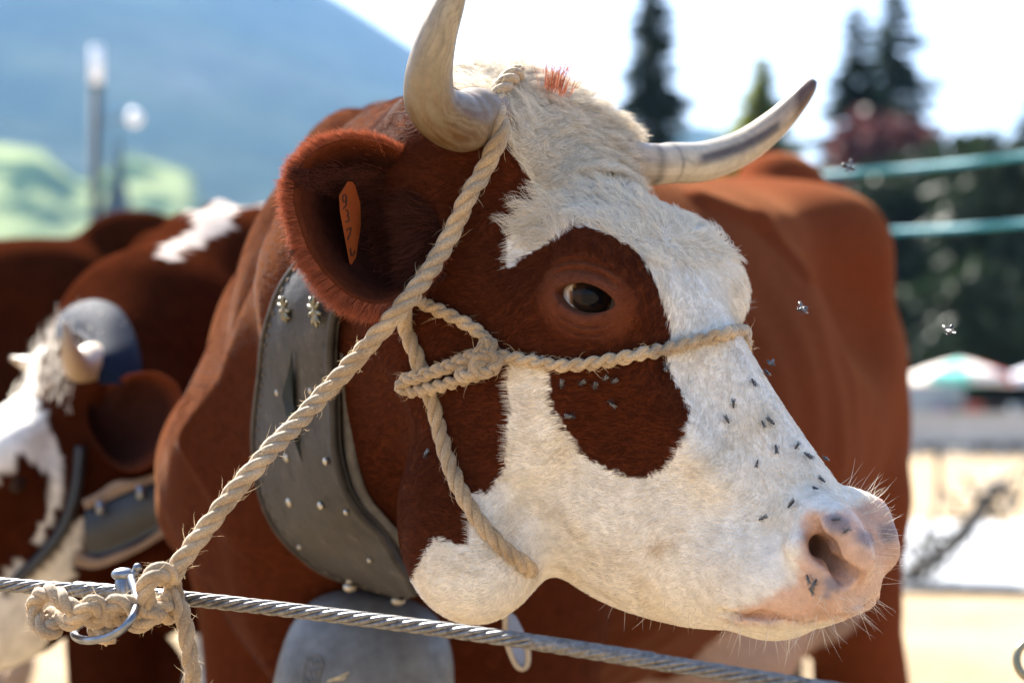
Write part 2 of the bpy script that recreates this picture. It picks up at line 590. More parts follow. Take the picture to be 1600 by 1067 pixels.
GROUND_M, gnt, gb_ = new_mat("sandy ground")
g1 = noise(gnt, .9, 6, .6); g2 = noise(gnt, 9, 6, .7); g3 = noise(gnt, 60, 5, .7)
ga = ramp(gnt, g1.outputs["Fac"], [(.35, (.34, .25, .155)), (.65, (.47, .36, .23))])
gbm = ramp(gnt, g2.outputs["Fac"], [(.3, (.72, .70, .66)), (.7, (1.08, 1.06, 1.02))])
gnt.links.new(mul_col(gnt, ga.outputs[0], gbm.outputs[0]), gb_.inputs["Base Color"])
set_in(gb_, Roughness=.95, Specular_IOR_Level=.1)
bump(gnt, gb_, g3.outputs["Fac"], .6, .03)
gx = np.unique(np.r_[np.linspace(-6, 14, 120), np.linspace(-60, 80, 90), np.linspace(-4000, 4000, 40)])
gy = np.unique(np.r_[np.linspace(-4, 24, 160), np.linspace(-60, 120, 100), np.linspace(-1500, 4200, 40)])
def hash2(i, j, s):
    h = np.sin(i * 127.1 + j * 311.7 + s * 74.7) * 43758.5453
    return h - np.floor(h)
def vnoise(x, y, s=0):
    i, j = np.floor(x), np.floor(y)
    f, g = x - i, y - j
    f, g = f * f * (3 - 2 * f), g * g * (3 - 2 * g)
    return (hash2(i, j, s) * (1 - f) + hash2(i + 1, j, s) * f) * (1 - g) + (hash2(i, j + 1, s) * (1 - f) + hash2(i + 1, j + 1, s) * f) * g
def fbm(x, y, o=5, s=0):
    r, a = 0, .5
    for k in range(o):
        r = r + a * vnoise(x, y, s + k); x, y, a = x * 2.03, y * 2.03, a * .5
    return r
near_w = lambda X, Y: np.clip(1 - np.maximum(np.abs(X) / 60, np.abs(Y) / 60), 0, 1)
ground = grid_mesh("ground", gx, gy, lambda X, Y: (.035 * (fbm(X * 1.6, Y * 1.6, 4) - .5) - .02) * near_w(X, Y), GROUND_M)
PATH_M = noisy_mat("pale gravel path", (.34, .35, .36), (.44, .45, .46), 3, .9, bump_s=.3, bump_d=.01, Specular_IOR_Level=.2)
yy = np.linspace(0, 1, 12)
pv = []; npx = 60
for x in np.linspace(-30, 60, npx):
    for t in np.linspace(0, 1, 6):
        pv.append((x, 11.7 + .02 * x + .25 * math.sin(x * .7) + t * (7.2 + .3 * math.sin(x * .5 + 2)), .022 + .012 * math.sin(math.pi * t)))
path = mesh_obj("path", pv, [(i * 6 + j, (i + 1) * 6 + j, (i + 1) * 6 + j + 1, i * 6 + j + 1) for i in range(npx - 1) for j in range(5)], PATH_M)
path["kind"] = "structure"
LAWN_M = noisy_mat("meadow grass", (.05, .10, .025), (.10, .16, .04), .6, .9, bump_s=.4, bump_d=.05)
lawn = mesh_obj("lawn", [(-300, 57, .03), (400, 57, .03), (400, 1200, .4), (-300, 1200, .4)], [(0, 1, 2, 3)], LAWN_M); lawn["kind"] = "structure"

# mountain and foot slopes: distances from the size such valleys have
HILL_M, hnt, hb_ = new_mat("forested mountain")
h1 = noise(hnt, .004, 8, .6); h2 = noise(hnt, .03, 5, .7)
hr = ramp(hnt, h1.outputs["Fac"], [(.40, (.025, .045, .028)), (.55, (.045, .065, .035)), (.64, (.06, .075, .05)), (.76, (.09, .10, .08))])
hr2 = ramp(hnt, h2.outputs["Fac"], [(.3, (.55,) * 3), (.7, (1.2,) * 3)])
hnt.links.new(mul_col(hnt, hr.outputs[0], hr2.outputs[0]), hb_.inputs["Base Color"])
set_in(hb_, Roughness=1.0, Specular_IOR_Level=0.0)
bump(hnt, hb_, h2.outputs["Fac"], .8, 12)
def mountain(X, Y):
    # ridge seen over the herd: high on the left, falling to the right
    sil = np.interp(X / np.maximum(Y, 1) * FPX + 800, [-900, -200, 300, 480, 560, 650, 760, 900, 1010, 1100, 1180, 1400, 1800], [-420, -330, -150, -40, 8, 66, 130, 170, 196, 182, 210, 330, 420])
    H = 3000 * ((533.5 - sil) / FPX * 1.0 + math.tan(PITCH)) + 1.07
    prof = np.clip((Y - 1300) / 1700, 0, 1) ** .9
    back = np.clip(1 - (Y - 3000) / 900, 0, 1)
    n = fbm(X / 420, Y / 420, 6, 3) - .5
    return H * prof * np.where(Y > 3000, back, 1) + n * 170 * prof * np.clip((3050 - Y) / 500, 0.12, 1) - 6
mx = np.linspace(-2600, 2600, 180); my = np.linspace(1250, 3800, 120)
grid_mesh("mountain", mx, my, mountain, HILL_M)
MEAD_M, mnt, mb_ = new_mat("alpine meadow")
m1 = noise(mnt, .02, 5, .65); m2 = noise(mnt, .1, 4, .6)
mr = ramp(mnt, m1.outputs["Fac"], [(.44, (.03, .06, .025)), (.50, (.20, .24, .10)), (.8, (.30, .32, .15))])
mnt.links.new(mr.outputs[0], mb_.inputs["Base Color"]); set_in(mb_, Roughness=1.0, Specular_IOR_Level=0.0)
def slope(X, Y):
    t = np.clip((Y - 620) / 500, 0, 1)
    top = np.interp(X / np.maximum(Y, 1) * FPX + 800, [-300, 0, 60, 130, 200, 300, 360, 500, 700], [150, 152, 150, 132, 148, 138, 62, 10, 0])
    return top * t * t * (3 - 2 * t) + (fbm(X / 90, Y / 90, 4, 9) - .5) * 14 * t - 2
grid_mesh("meadow_slope", np.linspace(-520, 20, 90), np.linspace(600, 1130, 70), slope, MEAD_M)

# ------------------------------------------------------------------ trees
BARK_M = noisy_mat("bark", (.035, .025, .018), (.08, .06, .045), 12, .95, bump_s=.5, bump_d=.02)
def leaf_mat(name, c, trans=.35):
    m, nt, b = new_mat(name)
    n = noise(nt, 1.3, 4)
    r = ramp(nt, n.outputs["Fac"], [(.3, tuple(np.array(c) * .6)), (.7, tuple(np.array(c) * 1.35))])
    nt.links.new(r.outputs[0], b.inputs["Base Color"])
    set_in(b, Roughness=.6, Specular_IOR_Level=.3)
    tr = nt.nodes.new("ShaderNodeBsdfTranslucent"); nt.links.new(r.outputs[0], tr.inputs[0])
    mx_ = nt.nodes.new("ShaderNodeMixShader"); mx_.inputs[0].default_value = trans
    out = nt.nodes["Material Output"]
    nt.links.new(b.outputs[0], mx_.inputs[1]); nt.links.new(tr.outputs[0], mx_.inputs[2]); nt.links.new(mx_.outputs[0], out.inputs[0])
    return m
SPRUCE_M = leaf_mat("spruce needles", (.030, .062, .034), .15)
PALE_SPRUCE_M = leaf_mat("pale spruce needles", (.065, .105, .085), .2)
LARCH_M = leaf_mat("larch needles", (.30, .32, .04), .6)
COPPER_M = leaf_mat("copper beech leaves", (.085, .030, .030), .35)
DARKLEAF_M = leaf_mat("dark green leaves", (.018, .034, .012), .2)
def spruce(base, height, width, mat, seed, label, name="spruce_tree", density=1.0, group=None):
    rs = np.random.default_rng(seed)
    root = empty(name, base, label, "tree", group)
    base = np.asarray(base, float)
    lean = rs.normal(0, .012, 2)
    z = np.linspace(0, height, 14)
    tp = np.stack([base[0] + lean[0] * z, base[1] + lean[1] * z, base[2] - .3 + z * 1.0], 1)
    parts = [tube(tp, np.linspace(height * .013, .01, 14), 7)]
    cv_, cf_ = [], []
    n = 0
    zt = .06
    while zt < .99:
        h = zt * height
        rad = width / 2 * (1 - zt) ** .85 * rs.uniform(.6, 1.2) + .28
        nb_ = max(6, int((8 + 7 * (1 - zt)) * density))
        a0 = rs.uniform(0, 6.28)
        for k in range(nb_):
            if rs.random() < .12: continue
            a = a0 + 2 * math.pi * k / nb_ + rs.normal(0, .22)
            L = rad * rs.uniform(.5, 1.2)
            dirv = np.array([math.cos(a), math.sin(a), 0])
            side = np.array([-math.sin(a), math.cos(a), 0])
            o = np.array([base[0] + lean[0] * h, base[1] + lean[1] * h, base[2] + h])
            droop = L * rs.uniform(.12, .38) * (1.2 - zt)
            m = max(5, int(L / .13))
            for q in range(m):
                t0 = (q + .2) / m
                c = o + dirv * L * t0 + np.array([0, 0, -droop * t0 ** 1.2 + .22 * droop * max(0, t0 - .7) / .3])
                for sgn in (-1, 1):
                    w = L * .48 * (1.10 - t0) * rs.uniform(.6, 1.2) + .14
                    tip = c + side * sgn * w + dirv * w * .75 + np.array([0, 0, -w * rs.uniform(.15, .6)])
                    hw_ = (.085 + .03 * L) * rs.uniform(.8, 1.4)
                    up_ = np.array([0, 0, hw_ * 1.2])
                    cv_ += [c - dirv * hw_, c + dirv * hw_ * 1.6, tip, c + up_ * .6]
                    cf_ += [(n, n + 1, n + 2), (n + 3, n + 2, n)]
                    n += 4
            tip = o + dirv * L * 1.04 + np.array([0, 0, -droop * .8])
            cv_ += [o + side * .03, o - side * .03, tip]; cf_ += [(n, n + 1, n + 2)]; n += 3
        zt += (.024 + .022 * (1 - zt)) * 12 / max(height, 8)
    mesh_obj("trunk", *parts[0], BARK_M, root)
    mesh_obj("crown", cv_, cf_, mat, root, smooth=False)
    return root
def broadleaf(base, height, width, mat, seed, label, name="broadleaf_tree", leaf=.28, count=5200, group=None, low=.18):
    rs = np.random.default_rng(seed)
    base = np.asarray(base, float)
    root = empty(name, base, label, "tree", group)
    parts = [tube(catmull([base + [0, 0, -.3], base + [.1, 0, height * .3], base + [.2, .1, height * .7]], 8), np.linspace(height * .022, height * .006, 8), 8)]
    cl = []
    for k in range(26):
        a = rs.uniform(0, 6.28); z = rs.uniform(low, .95); r = width / 2 * math.sqrt(max(.03, 1 - ((z - .5) / .52) ** 2)) * rs.uniform(.25, .95)
        c = base + [math.cos(a) * r, math.sin(a) * r, z * height]
        cl.append((c, width * rs.uniform(.12, .23)))
        s0 = base + [.1, 0, height * rs.uniform(.05, max(.1, min(.7, z)))]
        parts.append(tube(catmull([s0, (s0 + c) / 2 + [0, 0, .3], c], 6), np.linspace(height * .006, .02, 6), 5))
    mesh_obj("trunk", *merge(parts), BARK_M, root)
    V = []; ci = rs.integers(0, len(cl), count)
    C = np.array([c for c, r in cl])[ci]; Rr = np.array([r for c, r in cl])[ci]
    d = rs.normal(size=(count, 3)); d /= np.linalg.norm(d, axis=1)[:, None]
    p_ = C + d * (Rr * rs.uniform(.35, 1.08, count))[:, None]
    u = rs.normal(size=(count, 3)); u /= np.linalg.norm(u, axis=1)[:, None]
    w = np.cross(u, rs.normal(size=(count, 3))); w /= np.linalg.norm(w, axis=1)[:, None]
    s_ = leaf * rs.uniform(.6, 1.3, count)[:, None]
    V = np.stack([p_ - u * s_, p_ + w * s_ * .5, p_ + u * s_, p_ - w * s_ * .5], 1).reshape(-1, 3)
    mesh_obj("crown", V, np.arange(count * 4).reshape(-1, 4).tolist(), mat, root, smooth=False)
    return root
def at_ground(px, dist): return np.array([(px - 800) / FPX * dist, dist, 0.0])
spruce(at_ground(1018, 78), 19.5, 7.6, SPRUCE_M, 1, "dark narrow spruce rising just beyond the cow's white poll", density=1.1)
spruce(at_ground(1190, 96), 18.4, 13.0, LARCH_M, 2, "yellow green larch standing between two dark spruces", name="larch_tree", density=1.3)
spruce(at_ground(1322, 74), 16.2, 8.0, SPRUCE_M, 3, "dark spruce with gaps standing beside the pale tall spruce", density=1.1)
spruce(at_ground(1405, 84), 20.5, 8.6, PALE_SPRUCE_M, 4, "tall pale bluish spruce above the copper leaved tree", density=.8)
spruce(at_ground(1548, 92), 14.2, 10.0, SPRUCE_M, 5, "short dark spruce behind the upper turquoise tape, beside the copper tree", density=1.2)
spruce(at_ground(1478, 98), 13.4, 9.0, PALE_SPRUCE_M, 8, "short pale spruce between the copper leaved tree and the dark one", density=1.2)
spruce(at_ground(1625, 90), 15.6, 10.0, SPRUCE_M, 9, "dark spruce at the far end of the tapes", density=1.2)
broadleaf(at_ground(1395, 66), 10.3, 6.6, COPPER_M, 6, "copper leaved beech tree above the dark wood edge", count=6500)
for i, (px, d, h, w, lb) in enumerate(((1455, 62, 9.0, 6.0, "dark green tree behind the parasols, nearest the copper leaved tree"), (1570, 60, 9.0, 6.5, "dark green leafy tree behind the second parasol"), (1650, 66, 9.0, 7.0, "large dark tree at the far end of the wood"), (1330, 63, 7.6, 6.0, "low dark tree behind the cow's hip"), (1230, 68, 7.0, 5.5, "dark tree mostly hidden behind the standing cow's back"))):
    broadleaf(at_ground(px, d), h, w, DARKLEAF_M, 30 + i, lb, count=6500, leaf=.34, group=None, low=.06)
for i, (px, d, h, w) in enumerate(((1420, 58, 4.4, 5.0), (1500, 57, 4.6, 5.2), (1600, 57, 4.6, 5.0), (1340, 58, 4.2, 4.6), (1700, 58, 4.6, 5.0))):
    broadleaf(at_ground(px, d), h, w, DARKLEAF_M, 60 + i, "dense dark shrub filling the foot of the wood", name="shrub", count=5200, leaf=.24, group="shrubs along the wood edge", low=.02)

# ------------------------------------------------------------------ far side of the ground: wall, parasols, stall
WALL_M = noisy_mat("pale concrete", (.40, .40, .39), (.52, .52, .51), 1.5, .9, bump_s=.2)
RAIL_M = noisy_mat("grey painted rail", (.30, .31, .32), (.40, .41, .42), 3, .6, bump_s=0)
wall_y = 45.0
wall = empty("barrier_wall", (12, wall_y, 0), "long pale low barrier with rails and posts before the parasols", "barrier")
mesh_obj("panel", *box((14, wall_y, .66), (26, .10, .62)), WALL_M, wall, smooth=False)
mesh_obj("cap", *box((14, wall_y, 1.00), (26, .22, .07)), WALL_M, wall, smooth=False)
mesh_obj("rail", *box((14, wall_y, .12), (26, .06, .08)), RAIL_M, wall, smooth=False)
for k in range(40):
    mesh_obj("baluster", *box((1.3 + k * .65, wall_y, .21), (.09, .06, .42)), RAIL_M, wall, smooth=False)
def parasol(px, d, top, r, cols, label, seed):
    c = at_ground(px, d)
    root = empty("parasol", c, label, "parasol", None)
    n = 8
    mats = {}
    for k in range(n):
        a0, a1 = 2 * math.pi * (k - .5) / n + seed, 2 * math.pi * (k + .5) / n + seed
        V, Fc = [], []
        for i, t in enumerate(np.linspace(0, 1, 5)):
            for j, s_ in enumerate(np.linspace(0, 1, 4)):
                a = a0 + (a1 - a0) * s_
                rr_ = r * t * (1 - .07 * t * math.sin(math.pi * s_))
                V.append(c + [rr_ * math.cos(a), rr_ * math.sin(a), top - .42 * t ** 1.25 - .03 * math.sin(math.pi * s_) * t])
        nv = len(V)
        for i in range(4):
            for j in range(3):
                Fc.append((i * 4 + j, i * 4 + j + 1, (i + 1) * 4 + j + 1, (i + 1) * 4 + j))
        for j in range(4): V.append(V[16 + j] - np.array([0, 0, .16]))
        for j in range(3): Fc.append((16 + j, 17 + j, nv + j + 1, nv + j))
        mesh_obj("canopy_panel", V, Fc, cols[k % len(cols)], root)
    mesh_obj("pole", *tube([c, c + [0, 0, top + .06]], .025, 8), RAIL_M, root)
    mesh_obj("base", *tube([c, c + [0, 0, .10]], .28, 16), WALL_M, root)
RED_M = noisy_mat("red canvas", (.55, .07, .06), (.62, .10, .08), 3, .8, bump_s=0)
CREAM_M = noisy_mat("cream canvas", (.74, .66, .58), (.80, .72, .64), 3, .8, bump_s=0)
GREEN_M = noisy_mat("mint canvas", (.10, .50, .40), (.14, .56, .45), 3, .8, bump_s=0)
GREYC_M = noisy_mat("grey canvas", (.55, .55, .62), (.62, .62, .68), 3, .8, bump_s=0)
parasol(1500, 50, 2.36, 1.35, [CREAM_M, GREEN_M, CREAM_M, RED_M], "cream, red and mint green striped parasol behind the barrier", .35)
parasol(1650, 51, 2.36, 1.35, [GREYC_M], "plain pale grey parasol behind the barrier", .1)
BLUEGREY_M = noisy_mat("blue grey tarpaulin", (.16, .22, .28), (.24, .30, .36), 2, .7, bump_s=.1)
DARKCLOTH_M = noisy_mat("dark cloth", (.015, .015, .022), (.04, .03, .04), 3, .9, bump_s=.1)
PURPLE_M = noisy_mat("purple crates", (.16, .11, .26), (.22, .16, .32), 3, .6, bump_s=0)
c = at_ground(1468, 51.5)
stall = empty("market_stall", c, "blue grey canvas market stall standing under the striped parasol", "stall")
mesh_obj("back_panel", *box(c + [0, .4, 1.0], (1.5, .05, 1.7)), BLUEGREY_M, stall, smooth=False)
mesh_obj("counter", *box(c + [0, -.2, .86], (1.6, .7, .06)), CREAM_M, stall, smooth=False)
for sx in (-.7, .7):
    for sy in (-.5, .35): mesh_obj("leg", *box(c + [sx, sy, .42], (.05, .05, .84)), RAIL_M, stall, smooth=False)
for i, (dx, lb) in enumerate(((.05, "purple crate on the blue grey stall, beside the dark one"), (.42, "dark crate on the blue grey stall counter"))):
    b_ = merge([box(c + [dx, -.25, .90 + .14], (.30, .4, .02)), box(c + [dx - .15, -.25, 1.03], (.02, .4, .26)), box(c + [dx + .15, -.25, 1.03], (.02, .4, .26)), box(c + [dx, -.45, 1.03], (.3, .02, .26)), box(c + [dx, -.05, 1.03], (.3, .02, .26))])
    tag(mesh_obj("crate", *b_, PURPLE_M if i == 0 else DARKCLOTH_M, smooth=False), lb, "crate", None)
c = at_ground(1560, 50.5)
tbl = empty("draped_table", c, "long table under a dark cloth beside the blue grey stall", "table")
mesh_obj("top", *box(c + [0, 0, .92], (1.9, .8, .05)), DARKCLOTH_M, tbl, smooth=False)
mesh_obj("cloth", *box(c + [0, -.41, .55], (1.92, .03, .74)), DARKCLOTH_M, tbl, smooth=False)
for sx in (-.85, .85): mesh_obj("leg", *box(c + [sx, .3, .45], (.06, .06, .9)), RAIL_M, tbl, smooth=False)
REDBOX_M = noisy_mat("red cardboard", (.32, .06, .05), (.40, .10, .08), 4, .7, bump_s=0)
for dx, w, h, m_, lb in ((-.62, .34, .30, REDBOX_M, "red carton on the dark draped table"), (-.1, .5, .34, DARKCLOTH_M, "black case in the middle of the dark draped table"), (.5, .4, .26, BLUEGREY_M, "blue grey box at the end of the dark draped table")):
    b_ = merge([box(c + [dx, 0, .95 + h / 2], (w, .4, h)), box(c + [dx, 0, .95 + h + .012], (w * .97, .38, .02))])
    tag(mesh_obj("carton", *b_, m_, smooth=False), lb, "carton")

# ------------------------------------------------------------------ tapes behind the cow
TAPE_M = noisy_mat("turquoise tape", (.03, .27, .32), (.06, .36, .41), 6, .6, bump_s=.05, Alpha=1.0)
def tape(p0, p1, w, label):
    n = 60
    p_ = catmull([p0, (p0 + p1) / 2 + [0, 0, -.02], p1], n)
    t = np.linspace(0, 1, n)
    ang = .25 * np.sin(t * 21) + .12 * np.sin(t * 47)
    dv = np.stack([0 * t, np.sin(ang), np.cos(ang)], 1) * w / 2
    th = np.stack([0 * t, np.cos(ang), -np.sin(ang)], 1) * .0006
    V = np.vstack([p_ + dv + th, p_ - dv + th, p_ - dv - th, p_ + dv - th])
    Fc = [(a * n + i, a * n + i + 1, ((a + 1) % 4) * n + i + 1, ((a + 1) % 4) * n + i) for i in range(n - 1) for a in range(4)]
    tag(mesh_obj("barrier_tape", V, Fc, TAPE_M), label, "tape")
td = 6.2
def post(px, d, h, label):
    c = at_ground(px, d); root = empty("fence_post", c, label, "post")
    mesh_obj("stake", *tube([c, c + [0, 0, h]], .04, 10), BARK_M, root)
    mesh_obj("cap", *tube([c + [0, 0, h], c + [0, 0, h + .03]], [.045, .02], 10), RAIL_M, root)
post(1235, td + .05, 1.83, "wooden stake holding the tapes behind the cow")
post(1950, 5.2, 2.0, "wooden stake holding the far ends of the tapes")
tape(P(1225, 279, td), P(1945, 190, 5.15), .018, "upper turquoise barrier tape stretched in front of the trees")
tape(P(1225, 367, td), P(1945, 312, 5.15), .018, "lower turquoise barrier tape stretched in front of the dark wood")

# ------------------------------------------------------------------ old mower on the sand
IRON_M = noisy_mat("dark oily iron", (.02, .018, .016), (.07, .06, .05), 30, .38, .6, .3, .004)
md = 12.2
mow = empty("farm_implement", P(1480, 905, md), "dark iron farm implement with slanting beam and raised handle on sand", "implement")
M_ = lambda x, y, d=0.0: P(x, y, md + d)
mesh_obj("beam", *tube(catmull([M_(1400, 905), M_(1440, 893), M_(1500, 845), M_(1540, 790), M_(1565, 750)], 24), .030, 8), IRON_M, mow)
mesh_obj("beam", *tube(catmull([M_(1415, 890, .3), M_(1460, 870, .3), M_(1520, 800, .3), M_(1556, 755, .2)], 20), .022, 8), IRON_M, mow)
mesh_obj("handle", *tube(catmull([M_(1432, 880, .1), M_(1440, 845, .1), M_(1462, 800, .1), M_(1467, 745, .1), M_(1463, 690, .1)], 24), .018, 8), IRON_M, mow)
mesh_obj("handle", *tube(catmull([M_(1478, 868, -.2), M_(1512, 812, -.2), M_(1545, 765, -.2), M_(1585, 775, -.2)], 20), .016, 8), IRON_M, mow)
for i, (x0, y0) in enumerate(((1420, 905), (1436, 900), (1452, 893), (1470, 882), (1490, 868))):
    mesh_obj("tine", *tube(catmull([M_(x0, y0 - 12, .1), M_(x0 + 8, y0 + 2, .0), M_(x0 - 6, y0 + 20, -.1)], 10), .010, 6), IRON_M, mow)
wr = np.array([M_(1425, 880, -.1) + [.10 * math.cos(a), .03 * math.cos(a), .10 * math.sin(a)] for a in np.linspace(0, 2 * math.pi, 33)])
mesh_obj("wheel", *merge([tube(wr, .014, 8, cap=False)] + [tube([M_(1425, 880, -.1), wr[k]], .007, 6) for k in range(0, 32, 5)]), IRON_M, mow)
for i, (a0, a1, w_) in enumerate((((1410, 898, .1), (1480, 862, .25), .026), ((1430, 905, -.1), (1530, 812, -.05), .028), ((1468, 760, .1), (1500, 800, .0), .012), ((1446, 835, .1), (1520, 835, .1), .016), ((1500, 850, .2), (1552, 770, .3), .034), ((1540, 760, 0), (1592, 740, 0), .014), ((1545, 770, 0), (1575, 835, 0), .014))):
    mesh_obj("bar", *tube([M_(*a0), M_(*a1)], w_, 8), IRON_M, mow)
rs_ = np.random.default_rng(91)
for k in range(16):
    t0 = rs_.uniform(0, 1)
    cx_, cy_ = 1412 + 170 * t0, 900 - 150 * t0
    q_ = [M_(cx_ + rs_.normal(0, 26), cy_ + rs_.normal(0, 22), rs_.normal(0, .12)) for _ in range(4)]
    mesh_obj("wire", *tube(catmull(q_, 16), rs_.uniform(.006, .014), 6), IRON_M, mow)
CHROME_M = noisy_mat("bright fittings", (.7, .68, .6), (.85, .82, .75), 30, .15, 1.0, 0)
for x, y in ((1560, 745), (1538, 757), (1512, 775), (1573, 790), (1500, 822)):
    mesh_obj("fitting", *ball(M_(x, y, -.06), .022, 12, 8), CHROME_M, mow)

# ------------------------------------------------------------------ lamp post, church and houses on the left
LAMP_M = noisy_mat("dark painted lamp post", (.018, .024, .032), (.03, .04, .05), 5, .7, bump_s=0)
WHITE_M = noisy_mat("white enamel", (.75, .76, .78), (.82, .83, .85), 5, .35, bump_s=0)
ld = 24.0
lb_ = at_ground(147, ld)
lamp = empty("street_lamp", lb_, "tall dark street lamp with white top section and globe on an arm", "lamp")
ztop = P(147, 70, ld)[2]; zw = P(147, 128, ld)[2]; za = P(147, 182, ld)[2]
mesh_obj("post", *tube([lb_, [lb_[0], lb_[1], .9], [lb_[0], lb_[1], zw]], [.10, .075, .065], 14), LAMP_M, lamp)
mesh_obj("white_top", *tube([[lb_[0], lb_[1], zw], [lb_[0], lb_[1], ztop]], [.075, .07], 14), WHITE_M, lamp)
mesh_obj("arm", *tube(catmull([[lb_[0], lb_[1], za - .1], [lb_[0] + .25, lb_[1], za - .02], P(210, 185, ld)], 10), .018, 8), LAMP_M, lamp)
mesh_obj("globe", *ball(P(210, 185, ld), .095, 20, 14), WHITE_M, lamp)
PLASTER_M = noisy_mat("pale plaster", (.55, .54, .52), (.66, .65, .62), .4, .9, bump_s=0)
SLATE_M = noisy_mat("dark slate", (.035, .045, .055), (.07, .08, .09), .6, .6, bump_s=.2)
PANE_M = noisy_mat("dark window glass", (.02, .025, .03), (.04, .045, .05), 1, .15, bump_s=0)
def gable_house(px, d, w, h, roof, ln, label, name="house", wallm=PLASTER_M, steeple=0):
    c = at_ground(px, d)
    r = empty(name, c, label, "church" if steeple else "house")
    mesh_obj("wall", *box(c + [0, 0, h / 2], (w, ln, h)), wallm, r, smooth=False)
    rv = [c + np.array(q) for q in ((-w / 2 - .4, -ln / 2 - .4, h), (w / 2 + .4, -ln / 2 - .4, h), (w / 2 + .4, ln / 2 + .4, h), (-w / 2 - .4, ln / 2 + .4, h), (0, -ln / 2 - .4, h + roof), (0, ln / 2 + .4, h + roof))]
    mesh_obj("roof", rv, [(0, 1, 4), (2, 3, 5), (1, 2, 5, 4), (3, 0, 4, 5), (0, 3, 2, 1)], SLATE_M, r, smooth=False)
    for sx in (-.27, .27):
        for zz in (.35, .7):
            mesh_obj("window", *box(c + [sx * w, -ln / 2 - .02, h * zz], (w * .14, .08, h * .16)), PANE_M, r, smooth=False)
    if steeple:
        mesh_obj("tower", *box(c + [0, -ln / 2 + 1.6, (h + 5) / 2], (3.2, 3.2, h + 5)), wallm, r, smooth=False)
        t0 = h + 5
        sv_ = [c + np.array([x * 2.0, -ln / 2 + 1.6 + y * 2.0, t0]) for x, y in ((-1, -1), (1, -1), (1, 1), (-1, 1))] + [c + np.array([x * .8, -ln / 2 + 1.6 + y * .8, t0 + 5]) for x, y in ((-1, -1), (1, -1), (1, 1), (-1, 1))] + [c + np.array([0, -ln / 2 + 1.6, t0 + steeple])]
        mesh_obj("steeple", sv_, [(0, 1, 5, 4), (1, 2, 6, 5), (2, 3, 7, 6), (3, 0, 4, 7), (4, 5, 8), (5, 6, 8), (6, 7, 8), (7, 4, 8), (0, 3, 2, 1)], SLATE_M, r, smooth=False)
gable_house(200, 260, 7.0, 20.0, 4.5, 18, "pale village church with dark pointed steeple below the meadow slope", "church", steeple=13)
gable_house(285, 250, 6.5, 19.0, 4.5, 10, "pale house with dark slate roof beside the village church")
gable_house(60, 270, 9, 18.0, 4.0, 10, "pale house far off below the meadow, on the lamp post's other side")
# ------------------------------------------------------------------ the air
HAZE_M = bpy.data.materials.new("haze")
HAZE_M.use_nodes = True
hzn = HAZE_M.node_tree; hzn.nodes.clear()
pvn = hzn.nodes.new("ShaderNodeVolumePrincipled")
pvn.inputs["Color"].default_value = (.24, .45, .84, 1)
pvn.inputs["Density"].default_value = 1.0e-4
pvn.inputs["Anisotropy"].default_value = .30
ho = hzn.nodes.new("ShaderNodeOutputMaterial")
hzn.links.new(pvn.outputs[0], ho.inputs["Volume"])
hz = mesh_obj("haze", *box((0, 1350, 690), (8800, 5900, 1400)), HAZE_M, smooth=False)
hz["kind"] = "stuff"
# ------------------------------------------------------------------ the cow
def in_poly(px, py, poly):
    inside = np.zeros(len(px), bool)
    n = len(poly)
    for i in range(n):
        x0, y0 = poly[i]; x1, y1 = poly[(i + 1) % n]
        c = (y0 > py) != (y1 > py)
        inside ^= c & (px < (x1 - x0) * (py - y0) / ((y1 - y0) if y1 != y0 else 1e-9) + x0)
    return inside

class CowShape:
    def __init__(self, head_o, head_angles, body_o, body_phi, scale, crest, mid, throat, extra=(), head_scale=1.0, fine=True):
        self.ridges = []
        self.ho, self.hM, self.hs = np.asarray(head_o, float), euler_m(*head_angles), head_scale
        self.bo, self.s, self.fine = np.array([body_o[0], body_o[1], 0.0]), scale, fine
        f = np.array([-math.sin(body_phi), -math.cos(body_phi), 0]); l = np.array([math.cos(body_phi), -math.sin(body_phi), 0])
        self.bM = np.stack([f, l, [0, 0, 1.0]], 1)
        self.crest, self.mid, self.throat, self.extra = crest, mid, throat, extra
        self.hc = self.ho + self.hM @ np.array([.18, 0, -.08]) * head_scale
    def head_local(self, w):
        return ((np.asarray(w) - self.ho) @ self.hM) / self.hs
    def head_world(self, l):
        return self.ho + (np.asarray(l) * self.hs) @ self.hM.T
    def body_world(self, b):
        return self.bo + (np.asarray(b) * self.s) @ self.bM.T
    def body_local(self, w):
        return ((np.asarray(w) - self.bo) @ self.bM) / self.s
    def __call__(self, w):
        w = np.asarray(w, F32)
        b = body_sdf(self.body_local(w).astype(F32)) * self.s
        n = chain(w, self.crest, .06)
        n = smin(n, chain(w, self.mid, .06), .09)
        n = smin(n, chain(w, self.throat, .06), .09)
        d = smin(b, n, .12)
        for a_, b_, ra_, rb_, k_ in self.ridges:
            d = smin(d, caps(w, a_, b_, ra_, rb_), k_)
        near = np.sqrt(((w - self.hc.astype(F32)) ** 2).sum(-1)) < .52 * self.hs
        if near.any():
            hl = self.head_local(w[near]).astype(F32)
            h = head_sdf(hl, self.fine) * self.hs
            dn = smin(d[near], h, .045)
            for c, r, k in self.extra:
                dn = smin(dn, ell(w[near], c, r), k)
            d = d.copy(); d[near] = dn
        return d.astype(F32)

